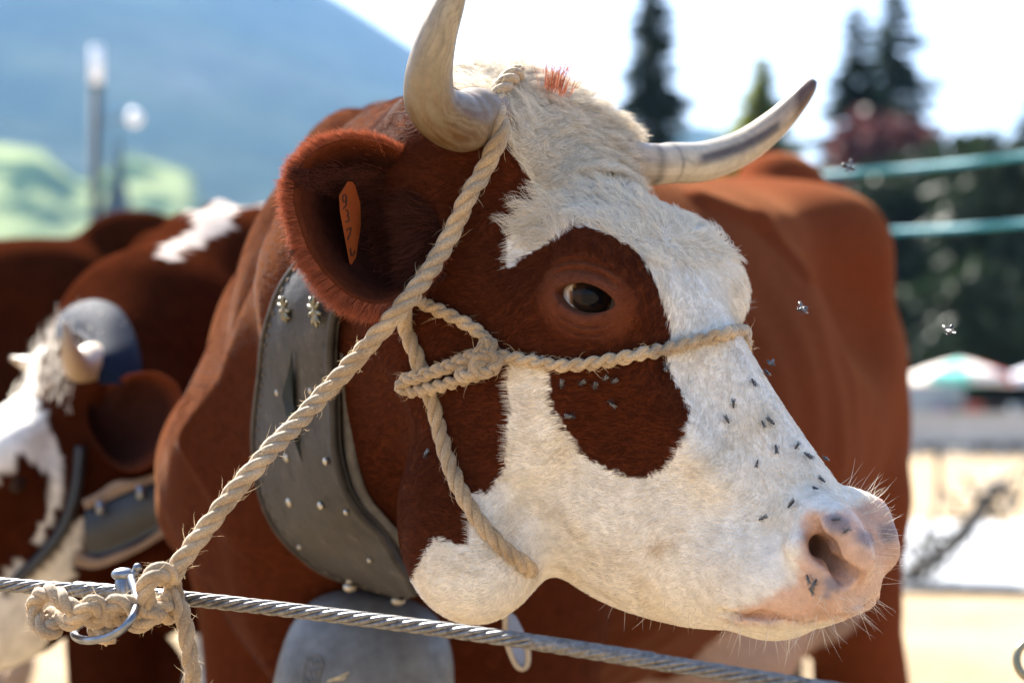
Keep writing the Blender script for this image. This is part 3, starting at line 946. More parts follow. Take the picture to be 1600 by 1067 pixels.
hw = lambda o, ang, l: np.asarray(o) + euler_m(*ang) @ np.asarray(l, float)
H_O, H_ANG = CAM + np.array([0.0199, 1.7767, 0.2217]), (-30, 44.7, 6.0)
hl = lambda *l: hw(H_O, H_ANG, l)
COW = CowShape(H_O, H_ANG, (.1145, 2.98), math.radians(27.5), 1.05,
    crest=[(hl(-.06, 0, -.03), .070), (P(665, 290, 2.05), .070), (P(655, 320, 2.35), .075), (P(675, 330, 2.62), .085)],
    mid=[(hl(.0, 0, -.10), .100), (P(635, 460, 2.05), .140), (P(625, 510, 2.35), .150), (P(620, 580, 2.6), .17)],
    throat=[(hl(.06, 0, -.17), .070), (P(625, 700, 2.02), .095), (P(570, 760, 2.3), .13), (P(570, 800, 2.55), .16)],
    extra=[(P(742, 880, 1.745), (.052, .055, .052), .040), (P(715, 790, 1.78), (.05, .07, .06), .05)])

def march(shape, px, py):
    d = ray_dir(px, py); t = 1.2
    for _ in range(200):
        e = float(shape((CAM + d * t)[None].astype(F32))[0])
        if abs(e) < 5e-4: break
        t += max(e, 5e-4) * .6
    return CAM + d * t, d
q_ = [march(COW, *p_) for p_ in ((1095, 318), (1180, 352), (1250, 428))]
in_ = lambda k, dd: q_[k][0] + q_[k][1] * dd
COW.ridges = [(in_(0, .016), in_(1, .010), .018, .022, .022), (in_(1, .010), in_(2, .018), .022, .014, .022)]

BROWN, DARK, WHITE = np.array([.098, .0235, .0092]), np.array([.060, .018, .011]), np.array([.77, .715, .63])
PINK, SPOT = np.array([.56, .35, .25]), np.array([.28, .22, .22])
FACE_WHITE = [(690, 60), (735, 150), (785, 170), (800, 240), (825, 270), (843, 300), (805, 340), (790, 385), (795, 420), (830, 395), (870, 375), (900, 350), (950, 365), (990, 385), (1015, 420), (1035, 470), (1048, 510),
    (1040, 570), (1065, 610), (1078, 640), (1065, 690), (1040, 735), (1000, 750), (960, 735), (920, 720), (900, 690), (880, 660), (862, 630), (858, 575), (850, 556), (795, 556), (792, 600), (795, 640), (790, 700), (789, 738), (764, 770),
    (732, 773), (730, 800), (734, 843), (719, 857), (684, 835), (672, 852), (647, 897), (600, 1067), (1700, 1067), (1700, 0), (1000, 0)]
NOSE_PINK = [(1250, 812), (1262, 796), (1300, 800), (1345, 786), (1385, 772), (1450, 800), (1450, 930), (1330, 966), (1240, 975), (1130, 972), (1150, 955), (1205, 932), (1245, 905), (1250, 870)]
NOSE_SPOTS = [[(1285, 808), (1300, 802), (1325, 808), (1332, 825), (1315, 834), (1292, 826)], [(1340, 826), (1362, 832), (1368, 850), (1352, 854), (1338, 842)], [(1372, 822), (1400, 815), (1402, 846), (1378, 850)],
    [(1286, 902), (1300, 900), (1318, 912), (1308, 926), (1290, 922)], [(1284, 925), (1298, 924), (1300, 936), (1288, 938)]]

def cow_colours(shape, verts, normals):
    hlv = shape.head_local(verts)
    near = np.linalg.norm(verts - shape.hc, axis=1) < .42
    view = verts - CAM
    facing = (normals * view).sum(1) < 0
    direct = (hlv[:, 1] >= 0) | facing
    mir = hlv.copy(); mir[:, 1] = np.abs(mir[:, 1])
    src = np.where(direct[:, None], verts, shape.head_world(mir))
    px, py, _ = to_px(src)
    j = RNG.normal(0, 1.2, (2, len(px)))
    px, py = px + j[0], py + j[1]
    white = near & in_poly(px, py, FACE_WHITE) & (hlv[:, 0] > -.08)
    bl = shape.body_local(verts)
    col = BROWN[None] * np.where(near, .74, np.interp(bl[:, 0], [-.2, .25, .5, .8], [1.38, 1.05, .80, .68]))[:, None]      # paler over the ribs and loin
    belly = (bl[:, 2] < .70) & (bl[:, 0] > -.58) & (bl[:, 0] < .3) & (np.abs(bl[:, 1]) < .22)
    col[belly & (bl[:, 0] < -.25)] = np.array([.42, .27, .20])
    col[(bl[:, 2] < .36)] = WHITE * .85
    col[white] = WHITE
    jj = RNG.normal(0, 4, (2, len(px)))
    for sx_, sy_, sr_, sa_ in ((1030, 856, 16, .55), (1052, 850, 12, .3), (985, 292, 14, .5), (905, 337, 9, .6), (868, 330, 26, .35), (960, 880, 30, .18), (1120, 905, 34, .15), (830, 640, 26, .18)):
        st_ = sa_ * np.exp(-(((px - sx_) / sr_) ** 2 + ((py - sy_) / sr_) ** 2)) * white      # stains in the white hair
        col = col * (1 - st_[:, None]) + np.array([.46, .31, .15]) * st_[:, None]
    gr_ = np.clip(fbm(hlv[:, 0] * 40 + 3, hlv[:, 1] * 40 + hlv[:, 2] * 37, 4, 5) - .45, 0, 1)[:, None] * white[:, None]
    col = col * (1 - gr_ * np.array([.35, .5, .75]))
    pink = near & in_poly(px + jj[0], py + jj[1], NOSE_PINK) & (hlv[:, 0] > .38)
    col[pink] = PINK
    for s in NOSE_SPOTS:
        col[near & in_poly(px, py, s) & (hlv[:, 0] > .40)] = SPOT
    # darker, thinner haired skin round the eye and in the nostril
    mq = mir - EYE_C
    eu, ev = mq @ EYE_U - SLIT, mq @ EYE_V
    er = np.sqrt(eu ** 2 + (1.3 * ev) ** 2)
    lid = np.clip(1.25 - er / .040, 0, 1)[:, None] * (near & (hlv[:, 0] < .24))[:, None]
    col = col * (1 - lid) + np.array([.17, .056, .030]) * lid
    rim = np.clip(1.6 - er / .0205, 0, 1)[:, None] * (near & (hlv[:, 0] < .24))[:, None] * (np.abs(er - .02) < .02)[:, None]
    col = col * (1 - rim * .8) + np.array([.045, .022, .020]) * rim * .8
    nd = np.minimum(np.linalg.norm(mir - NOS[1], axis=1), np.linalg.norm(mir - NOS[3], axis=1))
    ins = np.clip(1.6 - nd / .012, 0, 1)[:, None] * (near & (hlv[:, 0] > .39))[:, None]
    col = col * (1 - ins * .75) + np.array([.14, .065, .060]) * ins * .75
    return col, dict(white=white, pink=pink, near=near, hl=hlv, facing=facing, lid=lid[:, 0], nd=nd, px=px, py=py)

def vert_normals(me):
    n = np.empty(len(me.vertices) * 3, dtype=np.float32)
    me.vertices.foreach_get("normal", n)
    return n.reshape(-1, 3).astype(float)

COAT = attr_mat("cow coat", rough=.55, scale=90, amount=.30, bump_s=.35, bump_d=.002, Specular_IOR_Level=.0, Sheen_Weight=.13, Sheen_Roughness=.38, Sheen_Tint=(1.0, .50, .26, 1))

cnt_ = COAT.node_tree; cvor = cnt_.nodes.new("ShaderNodeTexVoronoi"); cvor.inputs["Scale"].default_value = 420     # pebbled skin under the hair
ctc = cnt_.nodes.new("ShaderNodeTexCoord"); cnt_.links.new(ctc.outputs["Object"], cvor.inputs["Vector"])
cb2 = cnt_.nodes.new("ShaderNodeBump"); cb2.inputs["Strength"].default_value = .35; cb2.inputs["Distance"].default_value = .0012
cbs = cnt_.nodes["Principled BSDF"]
cnt_.links.new(cbs.inputs["Normal"].links[0].from_socket, cb2.inputs["Normal"]); cnt_.links.new(cvor.outputs["Distance"], cb2.inputs["Height"]); cnt_.links.new(cb2.outputs[0], cbs.inputs["Normal"])
cow = empty("cow", (COW.bo[0], COW.bo[1], 0.0), "chestnut and white horned cow tied by a rope halter, head turned sideways", "cow")
ec = COW.head_world(EYE_C)
nc = COW.head_world(np.array([.445, .05, -.03]))
bmin = COW.bo + np.array([-.80, -1.80, -.03]); bmax = COW.bo + np.array([.95, 1.05, 1.55])
cv, cf = surface(COW, bmin, bmax, .0065, refine=[
    (lambda v: np.linalg.norm(v - COW.hc, axis=1) < .34, 1),
    (lambda v: (np.linalg.norm(v - ec, axis=1) < .055) | (np.linalg.norm(v - nc, axis=1) < .075), 1)])
body = mesh_obj("body", cv, cf, COAT, cow)
cn = vert_normals(body.data)
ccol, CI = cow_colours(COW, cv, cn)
mz = CI["near"] & (CI["hl"][:, 0] > .36)                      # soft edges to the bare skin of the nose
ed_ = np.array([(f[k], f[(k + 1) % len(f)]) for f in cf if mz[f[0]] for k in range(len(f))])
for _ in range(3):
    sm_, ct_ = ccol.copy(), np.ones(len(ccol))
    np.add.at(sm_, ed_[:, 0], ccol[ed_[:, 1]]); np.add.at(ct_, ed_[:, 0], 1)
    np.add.at(sm_, ed_[:, 1], ccol[ed_[:, 0]]); np.add.at(ct_, ed_[:, 1], 1)
    ccol = np.where(mz[:, None], sm_ / ct_[:, None], ccol)
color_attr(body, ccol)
wet = body.data.attributes.new("wet", 'FLOAT', 'POINT')
wet.data.foreach_set("value", (np.clip((ccol[:, 0] - .2) / .2, 0, 1) * CI["pink"]).astype(np.float32))
wa = COAT.node_tree.nodes.new("ShaderNodeAttribute"); wa.attribute_name = "wet"
wm = COAT.node_tree.nodes.new("ShaderNodeMath"); wm.operation = 'MULTIPLY'; wm.inputs[1].default_value = .45
COAT.node_tree.links.new(wa.outputs["Fac"], wm.inputs[0]); COAT.node_tree.links.new(wm.outputs[0], COAT.node_tree.nodes["Principled BSDF"].inputs["Specular IOR Level"])
wr = COAT.node_tree.nodes.new("ShaderNodeMath"); wr.operation = 'MULTIPLY_ADD'; wr.inputs[1].default_value = -.22; wr.inputs[2].default_value = .55
COAT.node_tree.links.new(wa.outputs["Fac"], wr.inputs[0]); COAT.node_tree.links.new(wr.outputs[0], COAT.node_tree.nodes["Principled BSDF"].inputs["Roughness"])
BODY_BVH = BVHTree.FromPolygons(cv.tolist(), [tuple(f) for f in cf])
def hit(px, py, off=0.0, fallback=1.75):
    """where the line of sight meets the cow"""
    d = ray_dir(px, py)
    loc, nor, i, dist = BODY_BVH.ray_cast(Vector(CAM), Vector(d))
    if loc is None:
        return P(px, py, fallback), -d
    n = np.array(nor)
    if n @ d > 0: n = -n
    return np.array(loc) + n * off, n

def face_hit(px, py, off=0.0):
    """like hit, but stays on the head where its outline is close"""
    for k in range(40):
        h_, n_ = hit(px - 2.5 * k, py, off)
        if to_px(h_)[2] < 1.95: return h_, n_
    return hit(px, py, off)

# tail
tl_ = catmull([COW.body_world(np.array(q)) for q in ((-.86, 0, 1.38), (-.97, 0, 1.30), (-1.0, .01, 1.05), (-.985, .02, .75), (-.99, .02, .50), (-1.0, .03, .34))], 40)
tail = mesh_obj("tail", *tube(tl_, np.interp(np.linspace(0, 1, 40), [0, .15, .6, .75, .9, 1], [.05, .034, .020, .030, .028, .004]), 10), COAT, cow)
color_attr(tail, np.tile(BROWN, (40 * 10 + 2, 1)))

# eyes
EYE_M, ent, eb = new_mat("eye")
ea = ent.nodes.new("ShaderNodeAttribute"); ea.attribute_name = "col"
ent.links.new(ea.outputs["Color"], eb.inputs["Base Color"])
set_in(eb, Roughness=.07, Specular_IOR_Level=.12)
for side in (1, -1):
    c = EYE_C * [1, side, 1]
    v, f = ball((0, 0, 0), 1.0, 48, 32)
    gaze_l = np.array([.47, .86 * side, .02])
    gaze = COW.hM @ gaze_l
    if side == 1:
        tgt = P(952, 468, 1.50); gaze = tgt - COW.head_world(c)
    gaze /= np.linalg.norm(gaze)
    ax = np.arccos(np.clip(v @ gaze, -1, 1))
    r = EYE_R * (1 + .02 * np.clip(1 - (ax / 1.1) ** 2, 0, 1) ** 2)
    w = COW.head_world(c) + v * r[:, None]
    up = np.array([0, 0, 1.0]) - gaze * gaze[2]; up /= np.linalg.norm(up)
    rt = np.cross(gaze, up)
    a, b = v @ rt, v @ up
    pup = np.sqrt((a / 1.25) ** 2 + b ** 2) < .34
    col = np.tile([.68, .60, .54], (len(v), 1))
    col[ax < .86] = [.20, .10, .045]
    col[ax < .76] = [.022, .012, .008]
    col[pup & (ax < .6)] = [.004, .004, .006]
    eye = mesh_obj("eye", w, f, EYE_M, cow)
    color_attr(eye, col)
# ------------------------------------------------------------------ horns
def vnoise1(x, seed):
    r = np.random.default_rng(seed).random(512)
    i = np.floor(x).astype(int); f = x - i; f = f * f * (3 - 2 * f)
    return r[i % 512] * (1 - f) + r[(i + 1) % 512] * f

HORN_M = attr_mat("horn", rough=.38, scale=160, amount=.22, bump_s=.12, bump_d=.001, Specular_IOR_Level=.45, Subsurface_Weight=.12, Subsurface_Radius=(.01, .006, .003))
def horn(pts, seed, colour):
    n, sides = 220, 96
    path = catmull([list(p) + [r] for p, r in pts], n)
    t = np.linspace(0, 1, n)
    rad = path[:, 3] * (1 + .018 * np.sin(t * 95) * np.exp(-((t - .18) / .14) ** 2)) 
    v, f = tube(path[:, :3], rad, sides)
    tt = np.r_[np.repeat(t, sides), 0, 1]
    aa = np.r_[np.tile(np.linspace(0, 1, sides, endpoint=False), n), 0, 0]
    o = mesh_obj("horn", v, f, HORN_M, cow)
    color_attr(o, colour(tt, aa, v, seed))
    return o
def lerp(a, b, t): return np.asarray(a)[None] * (1 - t[:, None]) + np.asarray(b)[None] * t[:, None]
def near_horn_col(t, a, v, seed):
    st = vnoise1(a * 34 + 5 * vnoise1(t * 11, seed + 1), seed) * .40 + vnoise1(t * 30 + a * 9, seed + 2) * .25 + vnoise1(a * 90 + 9 * vnoise1(t * 17 + a * 3, seed + 4), seed + 5) * .35
    c = lerp([.50, .36, .24], [.52, .41, .26], np.clip(t / .5, 0, 1))
    amber = np.exp(-((t - .37) / .19) ** 2) * np.clip(st * 2.2 - .45, 0, 1)
    c = c * (1 - amber[:, None]) + np.array([.17, .080, .024]) * amber[:, None]
    pinkb = np.clip(1 - t / .22, 0, 1)[:, None]
    c = c * (1 - .7 * pinkb) + np.array([.42, .26, .20]) * .7 * pinkb
    tip = np.clip((t - .8) / .2, 0, 1)[:, None]
    c = c * (1 - tip) + np.array([.09, .05, .035]) * tip
    return c * (.22 + .62 * st)[:, None]
def far_horn_col(t, a, v, seed):
    px, py, _ = to_px(v)
    st = vnoise1(a * 30 + 3 * vnoise1(t * 8, seed + 1), seed) * .5 + vnoise1(t * 34 + a * 7, seed + 2) * .2 + vnoise1(a * 80 + 6 * vnoise1(t * 15, seed + 4), seed + 5) * .3
    c = lerp([.46, .31, .24], [.62, .52, .38], np.clip(t / .35, 0, 1))
    warm = np.clip((t - .45) / .4, 0, 1)[:, None]
    c = c * (1 - .55 * warm) + np.array([.45, .28, .18]) * .55 * warm
    cx = np.array([1095, 1130, 1160, 1195, 1215]); cy = np.array([250, 240, 230, 212, 198])
    dy = np.abs(py - np.interp(px, cx, cy))
    streak = np.clip(1.5 - dy / 8, 0, 1) * np.clip((px - 1088) / 12, 0, 1) * np.clip((1222 - px) / 8, 0, 1)
    streak = streak * (.65 + .35 * st)
    c = c * (1 - streak[:, None]) + np.array([.055, .030, .024]) * streak[:, None]
    tip = np.clip((px - 1236) / 14, 0, 1) * np.clip(1.4 - np.abs((py - 158) + (px - 1250) * .9) / 26, .25, 1)
    c = c * (1 - tip[:, None]) + np.array([.13, .065, .042]) * tip[:, None]
    ring = .30 * np.exp(-((t - .27) / .012) ** 2) + .25 * np.exp(-((t - .34) / .010) ** 2)
    return c * (.46 + .42 * st - ring)[:, None]
HB0 = COW.head_world(np.array([-.005, .050, .005])); HB1 = COW.head_world(np.array([-.005, -.050, .010]))
dN = to_px(COW.head_world(np.array([-.01, .10, .01])))[2]
pr = lambda px, py, d, r: (P(px, py, d), r * d / FPX)
horn([(HB0, .026), pr(758, 188, dN + .01, 48), pr(715, 190, dN - .03, 47), pr(677, 166, dN - .06, 42), pr(670, 122, dN - .075, 38), pr(682, 62, dN - .085, 31.5), pr(705, 0, dN - .09, 23),
      pr(722, -55, dN - .09, 16), pr(733, -105, dN - .085, 8), pr(737, -130, dN - .08, 1.5)], 11, near_horn_col)
dF = to_px(COW.head_world(np.array([-.01, -.10, .02])))[2]
horn([(HB1, .024), pr(1005, 256, dF - .02, 33), pr(1050, 255, dF, 32), pr(1102, 252, dF + .03, 31), pr(1160, 231, dF + .055, 27), pr(1210, 195, dF + .07, 22.5), pr(1243, 162, dF + .075, 17.5),
      pr(1264, 137, dF + .078, 12), pr(1272, 127, dF + .08, 6)], 23, far_horn_col)

# ------------------------------------------------------------------ ears
EAR_M = attr_mat("ear skin", rough=.8, scale=120, amount=.35, bump_s=.3, bump_d=.002, Specular_IOR_Level=0.0)
EAR_RIM = [(700, 285), (672, 262), (640, 240), (590, 216), (530, 208), (482, 224), (448, 258), (440, 308), (452, 358), (470, 402), (502, 443), (542, 474), (590, 484), (636, 462), (672, 420), (698, 370), (706, 325)]
eb_d = to_px(hit(715, 330)[0])[2]
def ear_depth(px, py): return eb_d - .005 - (700 - px) / 260 * .075 - (py - 340) / 140 * .012 + np.clip((px - 590) / 90, 0, 1) * np.clip((330 - py) / 60, 0, 1) * .065
EAR_RIM = [(x + (660 - x) * .085 if x < 660 else x, y + (345 - y) * .07) for x, y in EAR_RIM]
rim = catmull([(x, y, 0) for x, y in EAR_RIM + EAR_RIM[:1]], 97)[:-1, :2]
ECX, ECY = 645, 345
rings_t = [1.0, .95, .88, .78, .66, .53, .40, .27, .14, .05]
def ear_point(k, t, side):
    x = ECX + (rim[k, 0] - ECX) * t; y = ECY + (rim[k, 1] - ECY) * t
    dr = ear_depth(rim[k, 0], rim[k, 1]); dc = ear_depth(ECX, ECY) + .058
    d = dc + (dr - dc) * t ** 2.4
    if side: d += .010 + .012 * (1 - t)
    return P(x, y, d)
ev, ef, ecol = [], [], []
nk = len(rim)
for side in (0, 1):
    for t in rings_t:
        for k in range(nk):
            s_ = 1.0 if side == 0 else 1.012
            ev.append(ear_point(k, t * s_, side))
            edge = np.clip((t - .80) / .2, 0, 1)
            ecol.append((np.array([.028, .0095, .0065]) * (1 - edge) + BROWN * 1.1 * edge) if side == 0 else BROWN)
nr = len(rings_t)
for side in (0, 1):
    o = side * nr * nk
    for i in range(nr - 1):
        for k in range(nk):
            q = (o + i * nk + k, o + i * nk + (k + 1) % nk, o + (i + 1) * nk + (k + 1) % nk, o + (i + 1) * nk + k)
            ef.append(q if side == 0 else q[::-1])
    c = len(ev); ev.append(np.mean([ev[o + (nr - 1) * nk + k] for k in range(nk)], axis=0)); ecol.append(ecol[o + nr * nk - 1])
    for k in range(nk):
        q = (c, o + (nr - 1) * nk + k, o + (nr - 1) * nk + (k + 1) % nk)
        ef.append(q if side == 0 else q[::-1])
for k in range(nk):
    ef.append((k, nr * nk + k, nr * nk + (k + 1) % nk, (k + 1) % nk))
ev = np.array(ev); ecol = np.array(ecol)
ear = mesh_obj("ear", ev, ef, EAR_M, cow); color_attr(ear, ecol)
le = COW.head_local(ev) * [1, -1, 1]                    # the other ear, laid back along the neck
eb0 = np.array([-.035, -.085, -.05])
A = rotz(math.radians(-62))
le = (le - eb0) @ A.T * .9 + eb0 + [-.015, 0.02, -.035]
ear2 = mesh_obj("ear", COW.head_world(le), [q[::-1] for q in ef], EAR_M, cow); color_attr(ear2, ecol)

# ------------------------------------------------------------------ ear tag
TAG_M = noisy_mat("orange plastic", (.27, .045, .006), (.36, .07, .010), 30, .55, bump_s=0, Subsurface_Weight=.1)
INK_M = noisy_mat("black print", (.03, .012, .008), (.05, .02, .01), 40, .6, bump_s=0)
tag_d = ear_depth(560, 350) + .016
TAGPX = [(543, 284), (530, 306), (531, 330), (546, 411), (549, 414), (556, 403), (564, 352), (563, 318), (555, 290), (550, 284)]
def tagp(x, y, off=0): return P(x, y, tag_d + (x - 540) / 50 * .085 - off)
TC = np.mean([tagp(*q) for q in TAGPX], axis=0)
ear_tag = empty("ear_tag", TC, "orange plastic ear tag with black digits inside the cow's ear", "ear tag")
v = np.array([tagp(x, y) for x, y in TAGPX] + [tagp(x, y, -.0025) for x, y in TAGPX]); n = len(TAGPX)
mesh_obj("plate", v, [tuple(range(n))[::-1], tuple(range(n, 2 * n))] + [(i, (i + 1) % n, n + (i + 1) % n, n + i) for i in range(n)], TAG_M, ear_tag, smooth=False)
def stroke(pl, w=2.2, off=.0012):
    pl = np.array(pl, float); V, Fc = [], []
    for i in range(len(pl)):
        d = pl[min(i + 1, len(pl) - 1)] - pl[max(i - 1, 0)]; d /= np.linalg.norm(d) + 1e-9
        q = np.array([-d[1], d[0]]) * w / 2
        V += [tagp(*(pl[i] - q), off), tagp(*(pl[i] + q), off)]
        if i: Fc.append((2 * i - 2, 2 * i - 1, 2 * i + 1, 2 * i))
    return V, Fc
arc = lambda cx, cy, rx, ry, a0, a1, k=10: [(cx + rx * math.cos(math.radians(a0 + (a1 - a0) * i / k)), cy + ry * math.sin(math.radians(a0 + (a1 - a0) * i / k))) for i in range(k + 1)]
for dig in ([arc(538.5, 310, 3, 6, 0, 360), [(541.5, 311), (541, 321), (536, 327)]], [arc(541, 333, 3.5, 4.5, -110, 80), arc(542, 342, 3.5, 5, -70, 130)],
            [[(541, 360), (546, 357), (549, 356)], [(549, 356), (547, 366), (543, 375)]], [arc(551, 391, 3.5, 7, -150, -350), [(547, 398), (552, 399)]]):
    mesh_obj("digit", *merge([stroke(s_) for s_ in dig]), INK_M, ear_tag, smooth=False)

# ------------------------------------------------------------------ rope
ROPE_M, rnt, rb_ = new_mat("hemp rope")
rn1 = noise(rnt, 700, 3, .7); rn2 = noise(rnt, 30, 4)
rr1 = ramp(rnt, rn1.outputs["Fac"], [(.3, (.30, .21, .12)), (.55, (.50, .37, .23)), (.75, (.64, .50, .33))])
rr2 = ramp(rnt, rn2.outputs["Fac"], [(.35, (.58, .55, .52)), (.65, (1.05, 1.03, 1.0))])
rnt.links.new(mul_col(rnt, rr1.outputs[0], rr2.outputs[0]), rb_.inputs["Base Color"])
set_in(rb_, Roughness=.75, Sheen_Weight=.3, Specular_IOR_Level=.2)
bump(rnt, rb_, rn1.outputs["Fac"], .6, .0012)
ROPE_PTS = []
def rope(path, R, strands=3, lay=.045, sides=10, seed=0, step=.0026, braid=False):
    p = np.asarray(path, float)
    L = np.linalg.norm(np.diff(p, axis=0), axis=1).sum()
    n = max(12, int(L / step))
    p = catmull(p, n)
    s = np.linspace(0, L, n)
    p = p + .0011 * np.stack([vnoise1(s / .028 + 17 * a_, seed + 60 + a_) - .5 for a_ in range(3)], 1)
    t, N, B = frames(p)
    parts = []
    ROPE_PTS.append((p, R))
    rs = np.random.default_rng(seed + 5)
    for k in range(strands):
        ph = 2 * math.pi * (s / lay + k / strands)
        if braid:
            ph2 = 2 * math.pi * (s / lay + k / strands)
            c = p + R * .52 * (np.sin(ph2)[:, None] * N + .75 * np.sin(2 * ph2)[:, None] * B)
            sr = R * .50
        else:
            c = p + R * .52 * (np.cos(ph)[:, None] * N + np.sin(ph)[:, None] * B)
            sr = R * .55
        wob = 1 + .16 * vnoise1(s / .007 + 40 * k, seed + k) - .08
        sr = sr * (1 + .10 * (vnoise1(s / .03 + 9 * k, seed + 30 + k) - .5))
        parts.append(tube(c, sr * wob, sides))
    return merge(parts)

def on_face(pts, off): return [face_hit(x, y, off)[0] for x, y in pts]
halter = empty("rope_halter", P(272, 905, 1.60), "pale hemp rope halter with lead tied to the steel cable", "halter")
kd = 1.60
HR = .0078
earb = ear_depth(640, 465)
crown = [COW.head_world(np.array([-.050, .030, .060])), COW.head_world(np.array([-.038, .060, .060]))] + [hit(768, 172, .010)[0], hit(776, 215, .012)[0], hit(757, 262, .012)[0]]
dcr = [to_px(q)[2] for q in crown[2:]]
lead_px = [(732, 305, min(dcr[-1], dN) - .006), (706, 362, ear_depth(700, 362) - .014), (672, 422, ear_depth(672, 422) - .016), (630, 478, earb - .018), (590, 522, earb - .012), (500, 622, earb), (400, 728, 1.615), (330, 815, 1.605), (285, 872, kd), (266, 905, kd)]
crown += [P(*q) for q in lead_px]
mesh_obj("lead_rope", *rope(crown, HR, 3, .052, seed=1), ROPE_M, halter)
NR = .0063
nose_l = [COW.head_local(q) for q in on_face([(1105, 531), (1150, 520)], .006)]
far_side = [COW.head_world(COW.head_local(q) * [1, -1, 1] + [0, 0, 0]) for q in on_face([(1075, 538), (1030, 547), (980, 557), (930, 565)], .004)]
noseband = on_face([(770, 560), (790, 556), (830, 562), (880, 568), (930, 565), (985, 556), (1040, 545), (1090, 535), (1135, 524), (1158, 517)], .0055) + far_side
mesh_obj("noseband", *rope(noseband, NR, 3, .042, seed=2, braid=True), ROPE_M, halter)
up = [P(640, 462, earb + .004)] + on_face([(668, 474), (700, 487), (735, 505), (762, 524), (772, 548), (760, 575)], .006)
mesh_obj("cheek_rope", *rope(up, NR * 1.05, 3, .040, seed=3, braid=True), ROPE_M, halter)
loop = on_face([(792, 556), (760, 580), (722, 594), (685, 604), (655, 606)], .010) + on_face([(641, 600)], .012) + on_face([(648, 588), (680, 580), (715, 568), (745, 556), (778, 546)], .012)
mesh_obj("cheek_loop", *rope(loop, NR * 1.02, 3, .038, seed=4, braid=True), ROPE_M, halter)
jaw = [P(632, 475, earb + .010)] + on_face([(638, 505), (655, 550), (672, 600), (688, 650), (700, 705), (718, 760), (745, 812), (782, 856), (818, 884)], .005)
jd = to_px(jaw[-1])[2]
jaw += [P(828, 893, jd + .05), P(835, 893, jd + .12)]
mesh_obj("jaw_rope", *rope(jaw, .0069, 3, .048, seed=5), ROPE_M, halter)
def knot_loop(cx, cy, rx, ry, rot, off0, tilt):
    q = []
    for a in np.linspace(0, 2 * math.pi, 17):
        x, y = rx * math.cos(a), ry * math.sin(a)
        c, s_ = math.cos(rot), math.sin(rot)
        h_, n_ = face_hit(cx + c * x - s_ * y, cy + s_ * x + c * y, .006)
        q.append(h_ + n_ * (off0 + tilt * math.sin(a)))
    return q
for i, (cx, cy, rx, ry, rot, o_) in enumerate(((768, 556, 9, 24, .25, .006), (752, 572, 20, 10, -.5, .008), (776, 566, 12, 15, .9, .010))):
    mesh_obj("knot_loop", *rope(knot_loop(cx, cy, rx, ry, rot, o_, .004), NR * .9, 3, .034, seed=20 + i), ROPE_M, halter)

# knot round the cable and the loose end
K = lambda x, y, d=0.0: P(x, y, kd + d)
tie = [K(268, 900, .0), K(250, 893, -.022), K(232, 905, -.026), K(228, 935, -.018), K(250, 962, .01), K(272, 950, .022), K(270, 915, .02), K(252, 900, .0)]
mesh_obj("tie_knot", *rope(tie, HR * 1.0, 3, .050, seed=6), ROPE_M, halter)
b1 = [K(262, 940, .0), K(225, 955, -.014), K(185, 940, -.02), K(150, 968, -.008), K(112, 950, -.016), K(82, 925, -.004), K(58, 935, .010), K(56, 965, .008), K(80, 985, -.006), K(100, 960, .014)]
b2 = [K(255, 962, .012), K(220, 935, .008), K(180, 968, -.002), K(145, 942, -.022), K(110, 972, -.010), K(85, 958, .014), K(66, 988, .004)]
b3 = [K(250, 952, -.016), K(215, 975, -.006), K(176, 952, .014), K(150, 985, .002), K(175, 998, -.004)]
for i, b_ in enumerate((b1, b2, b3)):
    mesh_obj("rope_bundle", *rope(b_, HR * .95, 3, .046, seed=7 + i), ROPE_M, halter)
mesh_obj("rope_end", *rope([K(262, 925, .01), K(282, 950, .004), K(290, 985), K(297, 1030), K(302, 1075, .004), K(300, 1120, .01), K(306, 1180, .01)], HR * .86, 3, .050, seed=11), ROPE_M, halter)

# ------------------------------------------------------------------ steel cable and clip
STEEL_M = noisy_mat("galvanised steel wire", (.09, .082, .075), (.26, .25, .24), 220, .48, .7, .25, .001)
cab_px = [P(-60, 908, 1.715), P(120, 919, 1.672), P(330, 939, 1.624), P(560, 966, 1.572), P(800, 998, 1.518), P(1020, 1031, 1.468), P(1240, 1068, 1.42)]
unit = lambda v: v / np.linalg.norm(v)
cab_a, cab_b = cab_px[0] + unit(cab_px[0] - cab_px[2]) * 2.6, cab_px[-1] + unit(cab_px[-1] - cab_px[-3]) * 2.4
cab = catmull([cab_a] + cab_px + [cab_b], 2300)
for e_, lb in ((cab_a, "wooden post holding the cable end on the white faced cow's side"), (cab_b, "wooden post holding the cable end on the muzzle's side")):
    pst = empty("wooden_post", (e_[0], e_[1] + .05, 0), lb, "post")
    mesh_obj("stake", *tube([[e_[0], e_[1] + .062, 0], [e_[0], e_[1] + .062, 1.1], [e_[0], e_[1] + .062, 1.2]], [.06, .055, .045], 12), BARK_M, pst)
    mesh_obj("eye_bolt", *tube(np.array([e_ + [.02 * math.cos(a), 0, .02 * math.sin(a)] for a in np.linspace(0, 6.28, 17)]), .005, 6, cap=False), STEEL_M, pst)
cable = empty("steel_cable", P(0, 912, 1.7), "twisted steel cable stretched below the cow's head", "cable")
ct, cN, cB = frames(cab)
cs = np.r_[0, np.cumsum(np.linalg.norm(np.diff(cab, axis=0), axis=1))]
for k in range(6):
    ph = -2 * math.pi * (cs / .085 + k / 6)
    mesh_obj("wire_strand", *tube(cab + .0040 * (np.cos(ph)[:, None] * cN + np.sin(ph)[:, None] * cB), .0023, 6), STEEL_M, cable)
mesh_obj("core", *tube(cab[::6], .0030, 8), STEEL_M, cable)
